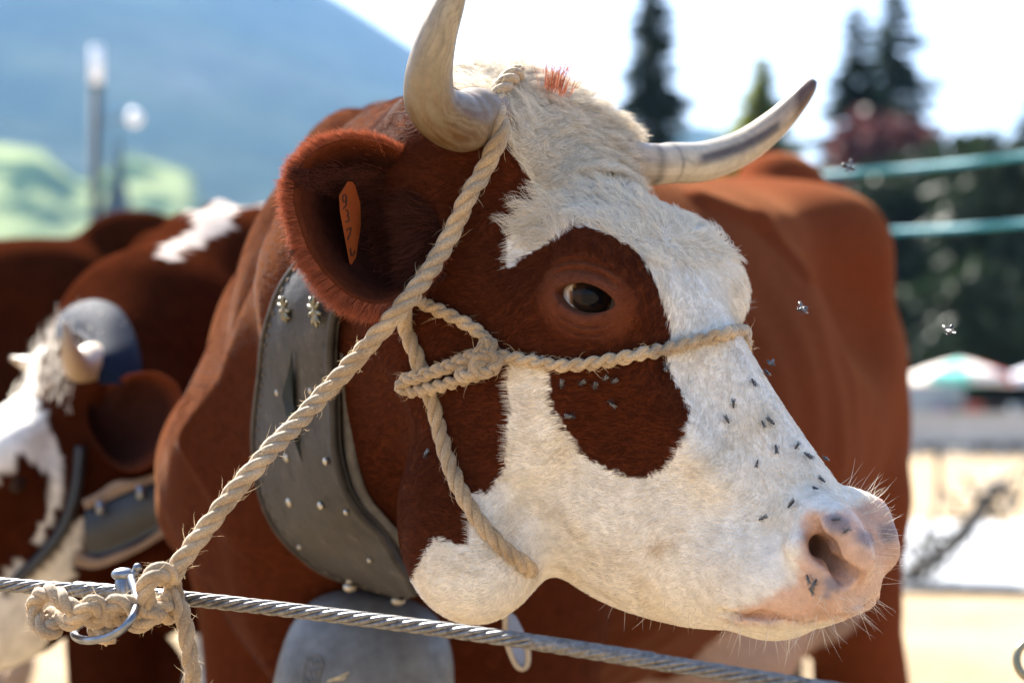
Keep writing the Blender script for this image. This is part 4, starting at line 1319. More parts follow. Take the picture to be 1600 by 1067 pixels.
CLIP_M = noisy_mat("worn zinc", (.14, .145, .16), (.28, .29, .31), 90, .34, .9, .15, .001)
cd_ = 1.665
clip = empty("snap_hook", P(200, 925, cd_), "bright metal snap hook clipped over the cable beside the rope knot", "hook")
Q = lambda x, y, d=0.0: P(x, y, cd_ + d)
mesh_obj("hook_ring", *tube(catmull([Q(205, 902, -.03), Q(213, 930, -.06), Q(211, 955, -.095), Q(196, 978, -.105), Q(170, 994, -.10), Q(138, 1000, -.09), Q(118, 994, -.06), Q(120, 980, .0), Q(150, 960, .012), Q(190, 930, .016), Q(204, 905, .0)], 70), .0034, 10), CLIP_M, clip)
mesh_obj("hook_body", *merge([tube(catmull([Q(192, 900, -.012), Q(194, 925, -.016), Q(196, 948, -.016)], 12), [.006, .0066, .007, .0072, .0072, .0072, .007, .0068, .0066, .0062, .0058, .005], 12), ball(Q(193, 897, -.012), (.0105, .009, .0058), 14, 8)]), CLIP_M, clip)
mesh_obj("pin", *merge([tube([Q(204, 906, -.014), Q(214, 889, -.016)], .0032, 8), ball(Q(215, 887, -.016), .0042, 10, 6)]), CLIP_M, clip)
ring = empty("metal_ring", P(1614, 1032, 1.40), "dull brass coloured metal ring at the edge beside the sand", "ring")
ra = np.linspace(0, 2 * math.pi, 49)
rc = P(1614, 1032, 1.40)
mesh_obj("ring_bar", *tube(np.array([rc + [.0115 * math.cos(a), .004 * math.sin(a), .0125 * math.sin(a)] for a in ra]), .0030, 10, cap=False), noisy_mat("dull brass", (.20, .17, .10), (.34, .30, .20), 120, .4, .7, .2, .001), ring)
cord = tube(catmull([rc + [.0, 0, -.0125], rc + [.02, .0, -.06], rc + [.03, .0, -.25]], 12), .0035, 8)
mesh_obj("cord", *cord, ROPE_M, ring)

# ------------------------------------------------------------------ leather collar and bell
LEATHER_M, lnt, lb_ = new_mat("old leather")
ln1 = noise(lnt, 45, 6, .65); ln2 = noise(lnt, 9, 4)
lr1 = ramp(lnt, ln1.outputs["Fac"], [(.30, (.010, .008, .007)), (.42, (.034, .029, .025)), (.58, (.046, .039, .034)), (.75, (.11, .094, .080))])
lr2 = ramp(lnt, ln2.outputs["Fac"], [(.3, (.55, .53, .51)), (.7, (.92, .92, .94))])
lnt.links.new(mul_col(lnt, lr1.outputs[0], lr2.outputs[0]), lb_.inputs["Base Color"])
set_in(lb_, Roughness=.60, Specular_IOR_Level=.35)
bump(lnt, lb_, ln1.outputs["Fac"], .6, .004)
SLIT_PATCH_M = noisy_mat("dark slit patch", (.010, .013, .012), (.026, .030, .027), 40, .8, bump_s=.2, Specular_IOR_Level=.1)
collar = empty("leather_collar", hit(470, 640)[0], "broad studded grey leather collar around the tied cow's neck", "collar")
CL = [(560, 262), (505, 345), (476, 398), (444, 448), (430, 505), (420, 570), (416, 640), (422, 720), (438, 795), (462, 850), (500, 890), (560, 912), (618, 928)]
CR = [(640, 300), (580, 390), (545, 445), (530, 490), (532, 545), (534, 600), (540, 655), (553, 715), (572, 775), (598, 832), (622, 876), (640, 905), (652, 926)]
cnt = 13
dl = [to_px(hit(x, y, .010)[0])[2] for x, y in CL]; dr_ = [to_px(hit(x, y, .010)[0])[2] for x, y in CR]
for a_ in (dl, dr_):
    for i in range(9, 13): a_[i] = a_[8] + (i - 8) * .004
def smooth1(a, it=3):
    a = np.array(a, float)
    for _ in range(it): a[1:-1] = (a[:-2] + 2 * a[1:-1] + a[2:]) / 4
    return a
for i in range(4):
    dl[i] = max(dl[i], ear_depth(*CL[i]) + .082) if i < 3 else dl[i]
    dr_[i] = max(dr_[i], ear_depth(*CR[i]) + .082)
dl, dr_ = smooth1(dl), smooth1(dr_)
near_m = lambda x, y: hit(x, y, .010)[0]
LE = catmull([P(x, y, d) for (x, y), d in zip(CL, dl)], 90); RE = catmull([P(x, y, d) for (x, y), d in zip(CR, dr_)], 90)
def strap_point(i, u, off=0.0):
    p_ = LE[i] * (1 - u) + RE[i] * u
    tdir = LE[min(i + 1, 89)] - LE[max(i - 1, 0)] + RE[min(i + 1, 89)] - RE[max(i - 1, 0)]
    n_ = np.cross(tdir, RE[i] - LE[i]); n_ /= np.linalg.norm(n_) + 1e-9
    if n_ @ (CAM - p_) < 0: n_ = -n_
    return p_ + n_ * (off + .012 * 4 * u * (1 - u) * .7), n_
# keep the leather outside the neck
lift = np.zeros(90)
for i in range(90):
    for u in np.linspace(0, 1, 7):
        p_, n_ = strap_point(i, u)
        dd = float(COW(p_[None].astype(F32))[0])
        if dd < .005: lift[i] = max(lift[i], .005 - dd)
lift[:14] = 0
lift = smooth1(np.minimum(lift, .05), 6)
STRAP_BASE = [[strap_point(i, u, lift[i]) for u in np.linspace(0, 1, 13)] for i in range(90)]
sv = [STRAP_BASE[i][j][0] for i in range(90) for j in range(13)] + [STRAP_BASE[i][j][0] - .006 * STRAP_BASE[i][j][1] for i in range(90) for j in range(13)]
sf = []
for i in range(89):
    for j in range(12):
        a_ = i * 13 + j
        sf.append((a_, a_ + 1, a_ + 14, a_ + 13)); o_ = 90 * 13
        sf.append((o_ + a_ + 13, o_ + a_ + 14, o_ + a_ + 1, o_ + a_))
    for j in (0, 12):
        a_ = i * 13 + j; o_ = 90 * 13
        sf.append((a_, a_ + 13, o_ + a_ + 13, o_ + a_))
strap = mesh_obj("strap", sv, sf, LEATHER_M, collar)
# the rest of the loop, behind the neck
bot = STRAP_BASE[89][6][0]; top_ = STRAP_BASE[0][6][0]
neckc = COW.mid[1][0]
back = catmull([bot, neckc + [.05, .05, -.24], neckc + [.17, .06, -.12], neckc + [.20, .06, .02], neckc + [.13, .05, .17], COW.crest[1][0] + [.0, .03, .085], top_], 60)
bt, bN, bB = frames(back)
ax_ = COW.mid[2][0] - COW.mid[1][0]; ax_ /= np.linalg.norm(ax_)
bv = np.vstack([back + ax_ * .038, back - ax_ * .038, back + ax_ * .038 + .005 * np.cross(bt, ax_), back - ax_ * .038 + .005 * np.cross(bt, ax_)])
bf = []
for i in range(59):
    for a_, b_ in ((0, 1), (1, 3), (3, 2), (2, 0)):
        bf.append((a_ * 60 + i, b_ * 60 + i, b_ * 60 + i + 1, a_ * 60 + i + 1))
mesh_obj("strap", bv, bf, LEATHER_M, collar)
def strap_find(px, py, off=.0):
    best = None
    for i in range(0, 90):
        for j in range(13):
            x, y, _ = to_px(STRAP_BASE[i][j][0])
            e = (x - px) ** 2 + (y - py) ** 2
            if best is None or e < best[0]: best = (e, i, j)
    p_, n_ = STRAP_BASE[best[1]][best[2]]
    d_ = to_px(p_)[2]
    return P(px, py, d_) + n_ * off, n_
def basis(n):
    a = np.cross(n, [0, 0, 1.0]); a /= np.linalg.norm(a)
    return np.stack([a, np.cross(a, n) * -1, n], 1)
STUD_M = noisy_mat("nickel stud", (.30, .27, .22), (.52, .48, .40), 150, .42, .85, .1, .0005)
for x, y, r in ((436, 613, 6.5), (488, 610, 6.5), (450, 715, 7), (511, 720, 6.5), (454, 784, 8), (503, 789, 7), (543, 799, 5), (470, 853, 4.5), (579, 873, 4.5)):
    p_, n_ = strap_find(x, y, .0015)
    mesh_obj("stud", *ball(p_, (r * 1.7 / FPX, r * 1.9 / FPX, .0028), 14, 8, basis(n_)), STUD_M, collar)
FLOW_M = noisy_mat("tarnished brass flower", (.09, .075, .042), (.30, .27, .19), 200, .45, .8, .3, .001)
for x, y, rr_ in ((451, 482, 22), (499, 486, 25)):
    p_, n_ = strap_find(x, y, .004)
    Bm = basis(n_); parts = []
    for k in range(9):
        a = 2 * math.pi * k / 9 + .2
        for r0, s_ in ((.62, 1.0), (.30, .6)):
            c = p_ + Bm @ np.array([math.cos(a + (r0 < .5) * .35), math.sin(a + (r0 < .5) * .35), .1]) * rr_ * r0 * 2.0 / FPX
            R_ = Bm @ rotz(a + (r0 < .5) * .35)
            parts.append(ball(c, (rr_ * .34 * s_ * 2.0 / FPX, rr_ * .13 * s_ * 2.0 / FPX, .0022), 8, 6, R_))
    parts.append(ball(p_, (rr_ * .2 * 2.0 / FPX, rr_ * .2 * 2.0 / FPX, .004), 10, 6, Bm))
    mesh_obj("flower_ornament", *merge(parts), FLOW_M, collar)
ip = [strap_find(x, y, .0025)[0] for x, y in ((460, 545), (455, 575), (444, 618), (452, 655), (466, 695), (479, 730), (474, 690), (466, 650), (461, 615), (462, 575))]
ic = np.mean(ip, axis=0)
mesh_obj("slit_patch", ip + [ic], [(10, i, (i + 1) % 10) for i in range(10)], SLIT_PATCH_M, collar, smooth=False)  # dark patch painted in for the gap where two straps overlap
edge_r = [STRAP_BASE[i][12][0] + .002 * STRAP_BASE[i][12][1] for i in range(90)]
mesh_obj("edge_binding", *tube(catmull(edge_r, 60), .0045, 8), LEATHER_M, collar)
edge_l = [STRAP_BASE[i][0][0] + .001 * STRAP_BASE[i][0][1] for i in range(90)]
mesh_obj("edge_binding", *tube(catmull(edge_l, 60), .0030, 8), LEATHER_M, collar)
st_parts = []
for i in range(22, 88, 2):
    p_, n_ = STRAP_BASE[i][1]; q_, _ = STRAP_BASE[i + 1][1]
    st_parts.append(tube([p_ + n_ * .0012, q_ * .6 + p_ * .4 + n_ * .0012], .0011, 5))
mesh_obj("stitching", *merge(st_parts), noisy_mat("waxed thread", (.10, .085, .065), (.18, .15, .12), 90, .7, bump_s=0), collar)
lining = catmull([strap_point(i, 1.0, lift[i])[0] + [.012, .015, -.002] for i in range(36, 90, 6)] , 40)
mesh_obj("lining", *tube(lining, .0065, 8), noisy_mat("worn lining", (.09, .075, .06), (.17, .15, .12), 60, .8, bump_s=.3), collar)

BELL_M, bnt, bb_ = new_mat("forged steel bell")
bn1 = noise(bnt, 14, 6, .65); bn2 = noise(bnt, 70, 4)
br1 = ramp(bnt, bn1.outputs["Fac"], [(.3, (.085, .082, .080)), (.6, (.17, .165, .16)), (.8, (.25, .235, .215))])
br2 = ramp(bnt, bn2.outputs["Fac"], [(.3, (.78, .76, .74)), (.7, (1.05,) * 3)])
bnt.links.new(mul_col(bnt, br1.outputs[0], br2.outputs[0]), bb_.inputs["Base Color"])
set_in(bb_, Roughness=.5, Metallic=.5)
bump(bnt, bb_, bn2.outputs["Fac"], .15, .002)
bd = dl[10] + .0
bell = empty("cow_bell", P(585, 920, bd), "large grey forged steel bell hanging from the leather collar", "bell")
bc = P(589, 921, bd + .03)
tx = np.array([.985, -.12, -.12]); tx /= np.linalg.norm(tx)
tz = np.array([.10, .05, 1.0]); tz -= tx * (tz @ tx); tz /= np.linalg.norm(tz); ty = np.cross(tz, tx)
prof = [(0, 0, 0), (.004, .032, .016), (.012, .055, .028), (.028, .072, .040), (.052, .083, .050), (.085, .0895, .057), (.125, .092, .060), (.165, .088, .058), (.20, .078, .054), (.225, .066, .049), (.222, .061, .045), (.16, .08, .052), (.05, .075, .044)]
bv, bf, ns = [], [], 56
for z_, wx, wy in prof:
    for k in range(ns):
        a = 2 * math.pi * k / ns
        cx_, cy_ = math.copysign(abs(math.cos(a)) ** .86, math.cos(a)), math.copysign(abs(math.sin(a)) ** .86, math.sin(a))
        bv.append(bc + tx * wx * 1.08 * cx_ + ty * wy * cy_ - tz * z_)
for i in range(len(prof) - 1):
    for k in range(ns):
        bf.append((i * ns + k, (i + 1) * ns + k, (i + 1) * ns + (k + 1) % ns, i * ns + (k + 1) % ns))
shell = mesh_obj("shell", bv, bf, BELL_M, bell)
sm = shell.modifiers.new("s", 'SUBSURF'); sm.levels = 1; sm.render_levels = 1
for x, y in ((547, 917), (622, 938)):
    p_ = P(x, y, bd - .024)
    mesh_obj("rivet", *merge([ball(p_, (.0075, .0075, .0055), 14, 8), tube([p_, p_ + np.array([-.001, 0, .014])], [.0045, .0025], 10)]), STUD_M, bell)
seam = [bc + tx * .083 * 1.0 - tz * z_ - ty * .012 for z_ in (.06, .09, .13, .17)]
clapper = merge([tube([bc - tz * .03, bc - tz * .19], .004, 8), ball(bc - tz * .20, .022, 14, 10)])
mesh_obj("clapper", *clapper, BELL_M, bell)
STAMP_M = noisy_mat("worn stamp", (.12, .11, .10), (.24, .22, .19), 200, .6, .5, .2, .0005)
bell_bvh = BVHTree.FromPolygons([list(map(float, q)) for q in bv], bf)
def on_bell(px, py, off=.0015):
    d = ray_dir(px, py); l, n_, i_, di = bell_bvh.ray_cast(Vector(CAM), Vector(d))
    return (np.array(l) - d * off) if l is not None else P(px, py, bd - .03)
sp = []
for y0 in (1030, 1044, 1058):
    for x0 in (478, 486, 493):
        sp.append(tube([on_bell(x0 + (1058 - y0) * .25, y0), on_bell(x0 + 4 + (1058 - y0) * .25, y0 + 9)], .0008, 5))
sp.append(tube(catmull([on_bell(480, 1024), on_bell(502, 1026), on_bell(494, 1066), on_bell(472, 1066), on_bell(480, 1024)], 20), .0006, 5))
mesh_obj("stamp", *merge(sp), STAMP_M, bell)
tag(mesh_obj("straw_wisp", *merge([tube(catmull([on_bell(512, 1064, .003), on_bell(528, 1058, .006), on_bell(545, 1050, .004)], 8), .0009, 5), tube(catmull([on_bell(520, 1061, .003), on_bell(536, 1060, .007), on_bell(540, 1056, .006)], 8), .0008, 5)]),
    noisy_mat("straw", (.55, .42, .20), (.70, .58, .33), 90, .6, bump_s=0)), "tiny wisp of straw stuck on the bell", "straw")
# small blue plate behind the throat
pd = 2.02
BLUE_M = noisy_mat("blue enamel", (.10, .14, .26), (.18, .24, .40), 30, .3, bump_s=.1)
pl_px = [(790, 950), (806, 962), (818, 985), (824, 1010), (825, 1032), (819, 1044), (808, 1040), (797, 1018), (790, 990)]
hp = empty("hanging_plate", P(808, 1000, pd), "small blue curved plate with pale rim hanging behind the throat", "plate")
pv = [P(x, y, pd) for x, y in pl_px] + [P(x, y, pd + .006) for x, y in pl_px]; n = len(pl_px)
mesh_obj("plate", pv, [tuple(range(n))[::-1], tuple(range(n, 2 * n))] + [(i, (i + 1) % n, n + (i + 1) % n, n + i) for i in range(n)], BLUE_M, hp, smooth=False)
mesh_obj("rim", *tube(catmull([P(x, y, pd - .001) for x, y in pl_px[3:] + pl_px[:1]], 30), .0030, 8), noisy_mat("tan binding", (.30, .24, .17), (.42, .34, .25), 60, .7, bump_s=0), hp)
mesh_obj("strap", *tube([P(790, 955, pd), P(780, 900, pd + .02)], .004, 6), LEATHER_M, hp)
# ------------------------------------------------------------------ fur
def hair_mat(name, trans=.25, rough=.55):
    m, nt, b = new_mat(name)
    a = nt.nodes.new("ShaderNodeAttribute"); a.attribute_name = "col"
    nt.links.new(a.outputs["Color"], b.inputs["Base Color"])
    set_in(b, Roughness=rough, Specular_IOR_Level=.06)
    tr = nt.nodes.new("ShaderNodeBsdfTranslucent"); nt.links.new(a.outputs["Color"], tr.inputs[0])
    mx_ = nt.nodes.new("ShaderNodeMixShader"); mx_.inputs[0].default_value = trans
    nt.links.new(b.outputs[0], mx_.inputs[1]); nt.links.new(tr.outputs[0], mx_.inputs[2])
    nt.links.new(mx_.outputs[0], nt.nodes["Material Output"].inputs[0])
    return m
HAIR_M = hair_mat("cow hair", .28)
FIBRE_M = hair_mat("hemp fibres", .35)

def strands(name, parent, root, tang, nor, length, lift, width, cols, npts=5, curl=0.0, curl_f=2.0, bend=0.6, material=None, seed=0, clump=0.0, guides=0):
    """a hair object: strands rise along the normal, then lie over along the tangent"""
    rs = np.random.default_rng(seed)
    N = len(root)
    t = np.linspace(0, 1, npts)[None, :, None]
    bi = np.cross(nor, tang)
    L = length[:, None, None]
    la = np.broadcast_to(np.asarray(lift, float), (N,))[:, None, None]
    p = root[:, None] + L * (nor[:, None] * la * (t - bend * t * t * .6) + tang[:, None] * (t * (1 - la * .5) + .0))
    if curl is not None and np.max(curl) > 0:
        ph = rs.uniform(0, 6.28, N)[:, None, None]; fr = curl_f * rs.uniform(.7, 1.3, N)[:, None, None]
        c = np.broadcast_to(np.asarray(curl, float), (N,))[:, None, None]
        p = p + c * t * (np.sin(ph + fr * 6.28 * t) * bi[:, None] + .6 * np.cos(ph + fr * 6.28 * t) * nor[:, None])
    if clump > 0:
        from mathutils.kdtree import KDTree
        gi = rs.choice(N, guides, replace=False)
        kd_ = KDTree(guides)
        for a, g in enumerate(gi): kd_.insert(root[g], a)
        kd_.balance()
        idx = gi[np.array([kd_.find(q)[1] for q in root])]
        amt = (clump * rs.uniform(.5, 1, N))[:, None, None] * t ** .8
        p = p + amt * ((p[idx] + (root - root[idx])[:, None] * .35) - p)
    off = parent_loc(parent)
    cu = bpy.data.hair_curves.new(name)
    cu.add_curves([npts] * N)
    cu.position_data.foreach_set("vector", (p - off).astype(np.float32).ravel())
    r = np.broadcast_to(np.asarray(width, float), (N,))[:, None] * (1 - .85 * t[0, :, 0] ** 1.5)[None]
    ra = cu.attributes.get("radius") or cu.attributes.new("radius", 'FLOAT', 'POINT')
    ra.data.foreach_set("value", np.broadcast_to(r, (N, npts)).astype(np.float32).ravel())
    ca = cu.attributes.new("col", 'FLOAT_COLOR', 'POINT')
    c4 = np.ones((N, npts, 4), dtype=np.float32); c4[:, :, :3] = cols[:, None]
    ca.data.foreach_set("color", c4.ravel())
    cu.materials.append(material or HAIR_M)
    o = bpy.data.objects.new(name, cu)
    link(o, parent)
    o["kind"] = "stuff"
    return o

def vfield(p, freq, seed):
    """smooth random number for each place"""
    q = p * freq
    return fbm(q[:, 0] + .7 * q[:, 2] + 13 * seed, q[:, 1] - .6 * q[:, 2] + 7 * seed, 3, seed) - .45

tri = []
nearset = (np.linalg.norm(cv - COW.hc, axis=1) < .80) & ((cn * (cv - CAM)).sum(1) / np.linalg.norm(cv - CAM, axis=1) < .30)
for f in cf:
    if nearset[f[0]] and nearset[f[2]]:
        for k in range(1, len(f) - 1): tri.append((f[0], f[k], f[k + 1]))
tri = np.array(tri)
A_, B_, C_ = cv[tri[:, 0]], cv[tri[:, 1]], cv[tri[:, 2]]
area = np.linalg.norm(np.cross(B_ - A_, C_ - A_), axis=1) / 2
hlc = COW.head_local((A_ + B_ + C_) / 3)
dist_h = np.linalg.norm((A_ + B_ + C_) / 3 - COW.hc, axis=1)
mq = hlc.copy(); mq[:, 1] = np.abs(mq[:, 1]); mq = mq - EYE_C
er_t = np.sqrt((mq @ EYE_U - SLIT) ** 2 + (1.3 * (mq @ EYE_V)) ** 2)
pink_t = CI["pink"][tri].mean(1); nd_t = CI["nd"][tri[:, 0]]
def sample(weight, N, seed):
    rs = np.random.default_rng(seed)
    w = area * weight; w = w / w.sum()
    i = rs.choice(len(tri), N, p=w)
    u, v = rs.random(N), rs.random(N)
    s_ = u + v > 1; u[s_], v[s_] = 1 - u[s_], 1 - v[s_]
    wts = np.stack([1 - u - v, u, v], 1)[..., None]
    r = (cv[tri[i]] * wts).sum(1); n_ = (cn[tri[i]] * wts).sum(1); n_ /= np.linalg.norm(n_, axis=1)[:, None] + 1e-9
    k = np.argmax(wts[..., 0], axis=1)
    c = ccol[tri[i, k]]
    return r, n_, c, i, rs
def tangent(loc_dir, n_):
    d = loc_dir @ COW.hM.T
    d = d - n_ * (d * n_).sum(1)[:, None]
    return d / (np.linalg.norm(d, axis=1)[:, None] + 1e-9)
def flow(hl_, r, n_, seed, amp=.9):
    x, y, z = hl_.T
    d = np.zeros_like(hl_)
    top = np.clip((z + .01 + .10 * np.clip(x, 0, .4)) / .03, 0, 1)
    upper = np.clip((.17 - x) / .05, 0, 1)
    bridge = np.stack([np.ones_like(x), np.sign(y) * .35, -.25 * np.ones_like(x)], 1)
    fore = np.stack([-np.ones_like(x), np.sign(y) * .45, .1 * np.ones_like(x)], 1)
    side = np.stack([-.45 * np.ones_like(x), .1 * np.ones_like(x), -.85 * np.ones_like(x)], 1)
    d = side * (1 - top)[:, None] + top[:, None] * (fore * upper[:, None] + bridge * (1 - upper)[:, None])
    neck = np.clip((.0 - x) / .05, 0, 1)[:, None]
    d = d * (1 - neck) + np.array([-.8, .2, -.7]) * neck
    t_ = tangent(d, n_)
    b_ = np.cross(n_, t_)
    a = amp * 2.4 * vfield(hl_, 28, seed)
    return t_ * np.cos(a)[:, None] + b_ * np.sin(a)[:, None]

# the short coat
wt = np.ones(len(tri))
wt[er_t < .021] = 0
wt *= np.where(pink_t > .5, .22, 1.0)
wt[nd_t < .016] = 0
wt *= np.where(dist_h < .36, 1.0, .22)
r, n_, c, i, rs = sample(wt, 230000, 1)
h_ = COW.head_local(r)
isw = c[:, 1] > .4
L = np.where(isw, .0082, .0075) * rs.uniform(.6, 1.35, len(r))
L *= np.clip(1.15 - np.clip((h_[:, 0] - .33) / .12, 0, 1) * .55, .4, 1.2)
L *= np.where(er_t[i] < .044, .45, 1.0)
L *= np.where(isw & (h_[:, 0] > .2), .82, 1.0)
j = rs.uniform(.90, 1.16, len(r))[:, None] * (1 + .16 * vfield(h_, 60, 5))[:, None]
strands("coat_fur", cow, r - n_ * .0006, flow(h_, r, n_, 2), n_, L, .24 + .12 * rs.random(len(r)), .00019, np.clip(c * j, 0, .92), 4, seed=3, clump=.25, guides=12000)

# curls on the forehead
fw = ((hlc[:, 0] < .175) & (hlc[:, 2] > -.02) & (CI["white"][tri].mean(1) > .5)).astype(float)
fw *= np.clip((.19 - hlc[:, 0]) / .06, 0, 1) * .9 + .1
r, n_, c, i, rs = sample(fw, 15000, 11)
h_ = COW.head_local(r)
L = (.018 + .020 * np.clip((.10 - h_[:, 0]) / .12, 0, 1)) * rs.uniform(.6, 1.3, len(r))
cl_ = WHITE * rs.uniform(.84, 1.2, len(r))[:, None] * np.array([1, .985, .95]) * (1 + .25 * vfield(h_, 35, 8))[:, None]
strands("forelock", cow, r, flow(h_, r, n_, 4, 1.6), n_, L, .34 + .22 * rs.random(len(r)), .00022, np.clip(cl_, 0, .92), 8, curl=.005, curl_f=1.1, seed=12, clump=.75, guides=700)
# the raised tuft along the poll
pw = ((hlc[:, 0] < .050) & (hlc[:, 2] > -.01) & (CI["white"][tri].mean(1) > .5)).astype(float)
r, n_, c, i, rs = sample(pw, 13000, 13)
h_ = COW.head_local(r)
L = .036 * rs.uniform(.5, 1.25, len(r)) * np.clip(1.0 - h_[:, 1] * 6, .5, 1.3)
cl_ = np.array([.76, .68, .56]) * rs.uniform(.65, 1.2, len(r))[:, None] * (1 + .3 * vfield(h_, 45, 3))[:, None]
tdir = tangent(np.stack([.75 + .8 * vfield(h_, 30, 6), -.35 + 1.6 * vfield(h_, 25, 9), .2 * np.ones(len(r))], 1), n_)
strands("poll_tuft", cow, r, tdir, n_, L, .58, .00024, np.clip(cl_, 0, .9), 9, curl=.007, curl_f=1.2, seed=14, clump=.8, guides=330)
# red tuft on top
rc_ = hit(858, 150)[0]
rs = np.random.default_rng(15)
rt = np.array([hit(856 + rs.normal(0, 17), 148 + rs.uniform(-14, 6))[0] for _ in range(260)])
rn = np.tile([0.0, 0.15, 1.0], (260, 1)); rn /= np.linalg.norm(rn, axis=1)[:, None]
td_ = np.stack([(to_px(rt)[0] - 850) / 26 * .5 + rs.normal(0, .2, 260), rs.normal(0, .3, 260), np.full(260, .25)], 1)
strands("red_tuft", cow, rt, td_, rn, rs.uniform(.016, .050, 260), .95, .00020, np.array([.42, .13, .06]) * rs.uniform(.6, 1.3, 260)[:, None], 6, curl=.002, seed=16)

# ear fringe and the long hair inside
rs = np.random.default_rng(21)
N = 42000
k = rs.integers(0, nk, N); t_ = 1 - np.abs(rs.normal(0, .13, N)); side_ = (rs.random(N) < .45).astype(int)
tt_ = np.clip(t_, .5, 1.0)
kx = rim[k] + (rim[(k + 1) % nk] - rim[k]) * rs.random(N)[:, None]
ok = kx[:, 0] < 690
kx, tt_, side_ = kx[ok], tt_[ok], side_[ok]; N = len(kx)
ex, ey = ECX + (kx[:, 0] - ECX) * tt_, ECY + (kx[:, 1] - ECY) * tt_
dr2 = ear_depth(kx[:, 0], kx[:, 1]); dc2 = ear_depth(ECX, ECY) + .058
ed = dc2 + (dr2 - dc2) * tt_ ** 2.4 + side_ * .010
er0 = np.array([P(a, b, d) for a, b, d in zip(ex, ey, ed)])
out = np.stack([kx[:, 0] - ECX, np.zeros(N), -(kx[:, 1] - ECY)], 1); out /= np.linalg.norm(out, axis=1)[:, None]
out = out + np.array([-.35, 0, -.25]) * .6 + rs.normal(0, .16, (N, 3))
nn = np.tile(-FWD, (N, 1)) * np.where(side_ > 0, -.5, 1.0)[:, None]
low = np.clip((kx[:, 1] - 380) / 90, 0, 1)
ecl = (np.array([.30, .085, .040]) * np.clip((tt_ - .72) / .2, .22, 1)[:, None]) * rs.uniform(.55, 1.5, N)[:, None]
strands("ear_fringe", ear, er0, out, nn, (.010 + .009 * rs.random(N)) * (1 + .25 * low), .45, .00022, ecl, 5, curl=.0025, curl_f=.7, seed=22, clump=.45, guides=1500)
N = 22000
sx_ = rs.uniform(0, 1, N); deep = rs.random(N) ** 1.6
ex = 692 - 225 * deep + rs.normal(0, 5, N); ey = 275 + (150 - 30 * deep) * sx_ + rs.normal(0, 8, N)
tq = np.clip(np.hypot((ex - ECX) / 200, (ey - ECY) / 135), 0, 1)
ed = ear_depth(ECX, ECY) + .056 + (ear_depth(ex, ey) - ear_depth(ECX, ECY) - .056) * tq ** 2.2 - .002
ed = np.where(ex > 660, np.minimum(ed, ear_depth(ex, ey) + .012), ed)
er0 = np.array([P(a, b, d) for a, b, d in zip(ex, ey, ed)])
dirn = np.stack([-1 + rs.normal(0, .22, N), -.15 + rs.normal(0, .2, N), -.70 + 1.0 * (1 - sx_) + rs.normal(0, .3, N)], 1); dirn /= np.linalg.norm(dirn, axis=1)[:, None]
strands("ear_hair", ear, er0, dirn, np.tile(-FWD, (N, 1)), rs.uniform(.02, .055, N) * (1 - .68 * deep), .30, .00024, np.array([.060, .019, .012]) * rs.uniform(.4, 2.2, N)[:, None], 7, curl=.004, curl_f=.6, seed=23, clump=.6, guides=500)

# whiskers
rs = np.random.default_rng(31)
wr_, wd, wn, wl_ = [], [], [], []
def whisk(n, x0, x1, y0, y1, dx, dz, lo, hi):
    for _ in range(n):
        x, y = rs.uniform(x0, x1), rs.uniform(y0, y1)
        h1_, n1 = hit(x, y)
        if abs(to_px(h1_)[2] - 1.65) > .2: continue
        wr_.append(h1_); wn.append(n1); wl_.append(rs.uniform(lo, hi))
        d_ = np.array([dx + rs.normal(0, .35), rs.normal(-.2, .3), dz + rs.normal(0, .35)]); wd.append(d_ / np.linalg.norm(d_))
whisk(42, 1310, 1372, 745, 805, .7, .75, .012, .032)
whisk(26, 1360, 1390, 800, 925, 1.0, .1, .012, .024)
whisk(50, 1270, 1370, 925, 975, .55, -.75, .012, .028)
whisk(60, 1130, 1300, 955, 992, -.1, -1.0, .010, .032)
whisk(30, 920, 1120, 930, 968, -.25, -1.0, .010, .022)
whisk(40, 1100, 1165, 360, 500, .9, .35, .008, .016)
wr_, wd, wn, wl_ = map(np.array, (wr_, wd, wn, wl_))
strands("whiskers", cow, wr_, wd, wn, wl_, .35, .00015, np.array([.75, .68, .56]) * rs.uniform(.7, 1.15, len(wr_))[:, None], 6, curl=.002, curl_f=.4, seed=32)
# lashes
la = []
for u in np.linspace(-.022, .0235, 60):
    x = u / .0268
    v_ = .0122 * max(1 - abs(x) ** 1.8, 0) ** .72 + .001
    l_ = EYE_C + EYE_U * (u + SLIT) + EYE_V * v_; e_ = l_ - EYE_C
    w_ = math.sqrt(max((EYE_R + .005) ** 2 - (e_ @ e_), 0)); la.append(l_ + EYE_N * w_)
la = COW.head_world(np.array(la)); rs = np.random.default_rng(33)
ldir = (COW.hM @ (EYE_N * .6 - EYE_V * .3)) + rs.normal(0, .15, (60, 3))
strands("eyelashes", cow, la, ldir, np.tile(COW.hM @ EYE_V, (60, 1)), rs.uniform(.009, .016, 60), .2, .00020, np.tile([.03, .015, .01], (60, 1)), 5, seed=34)

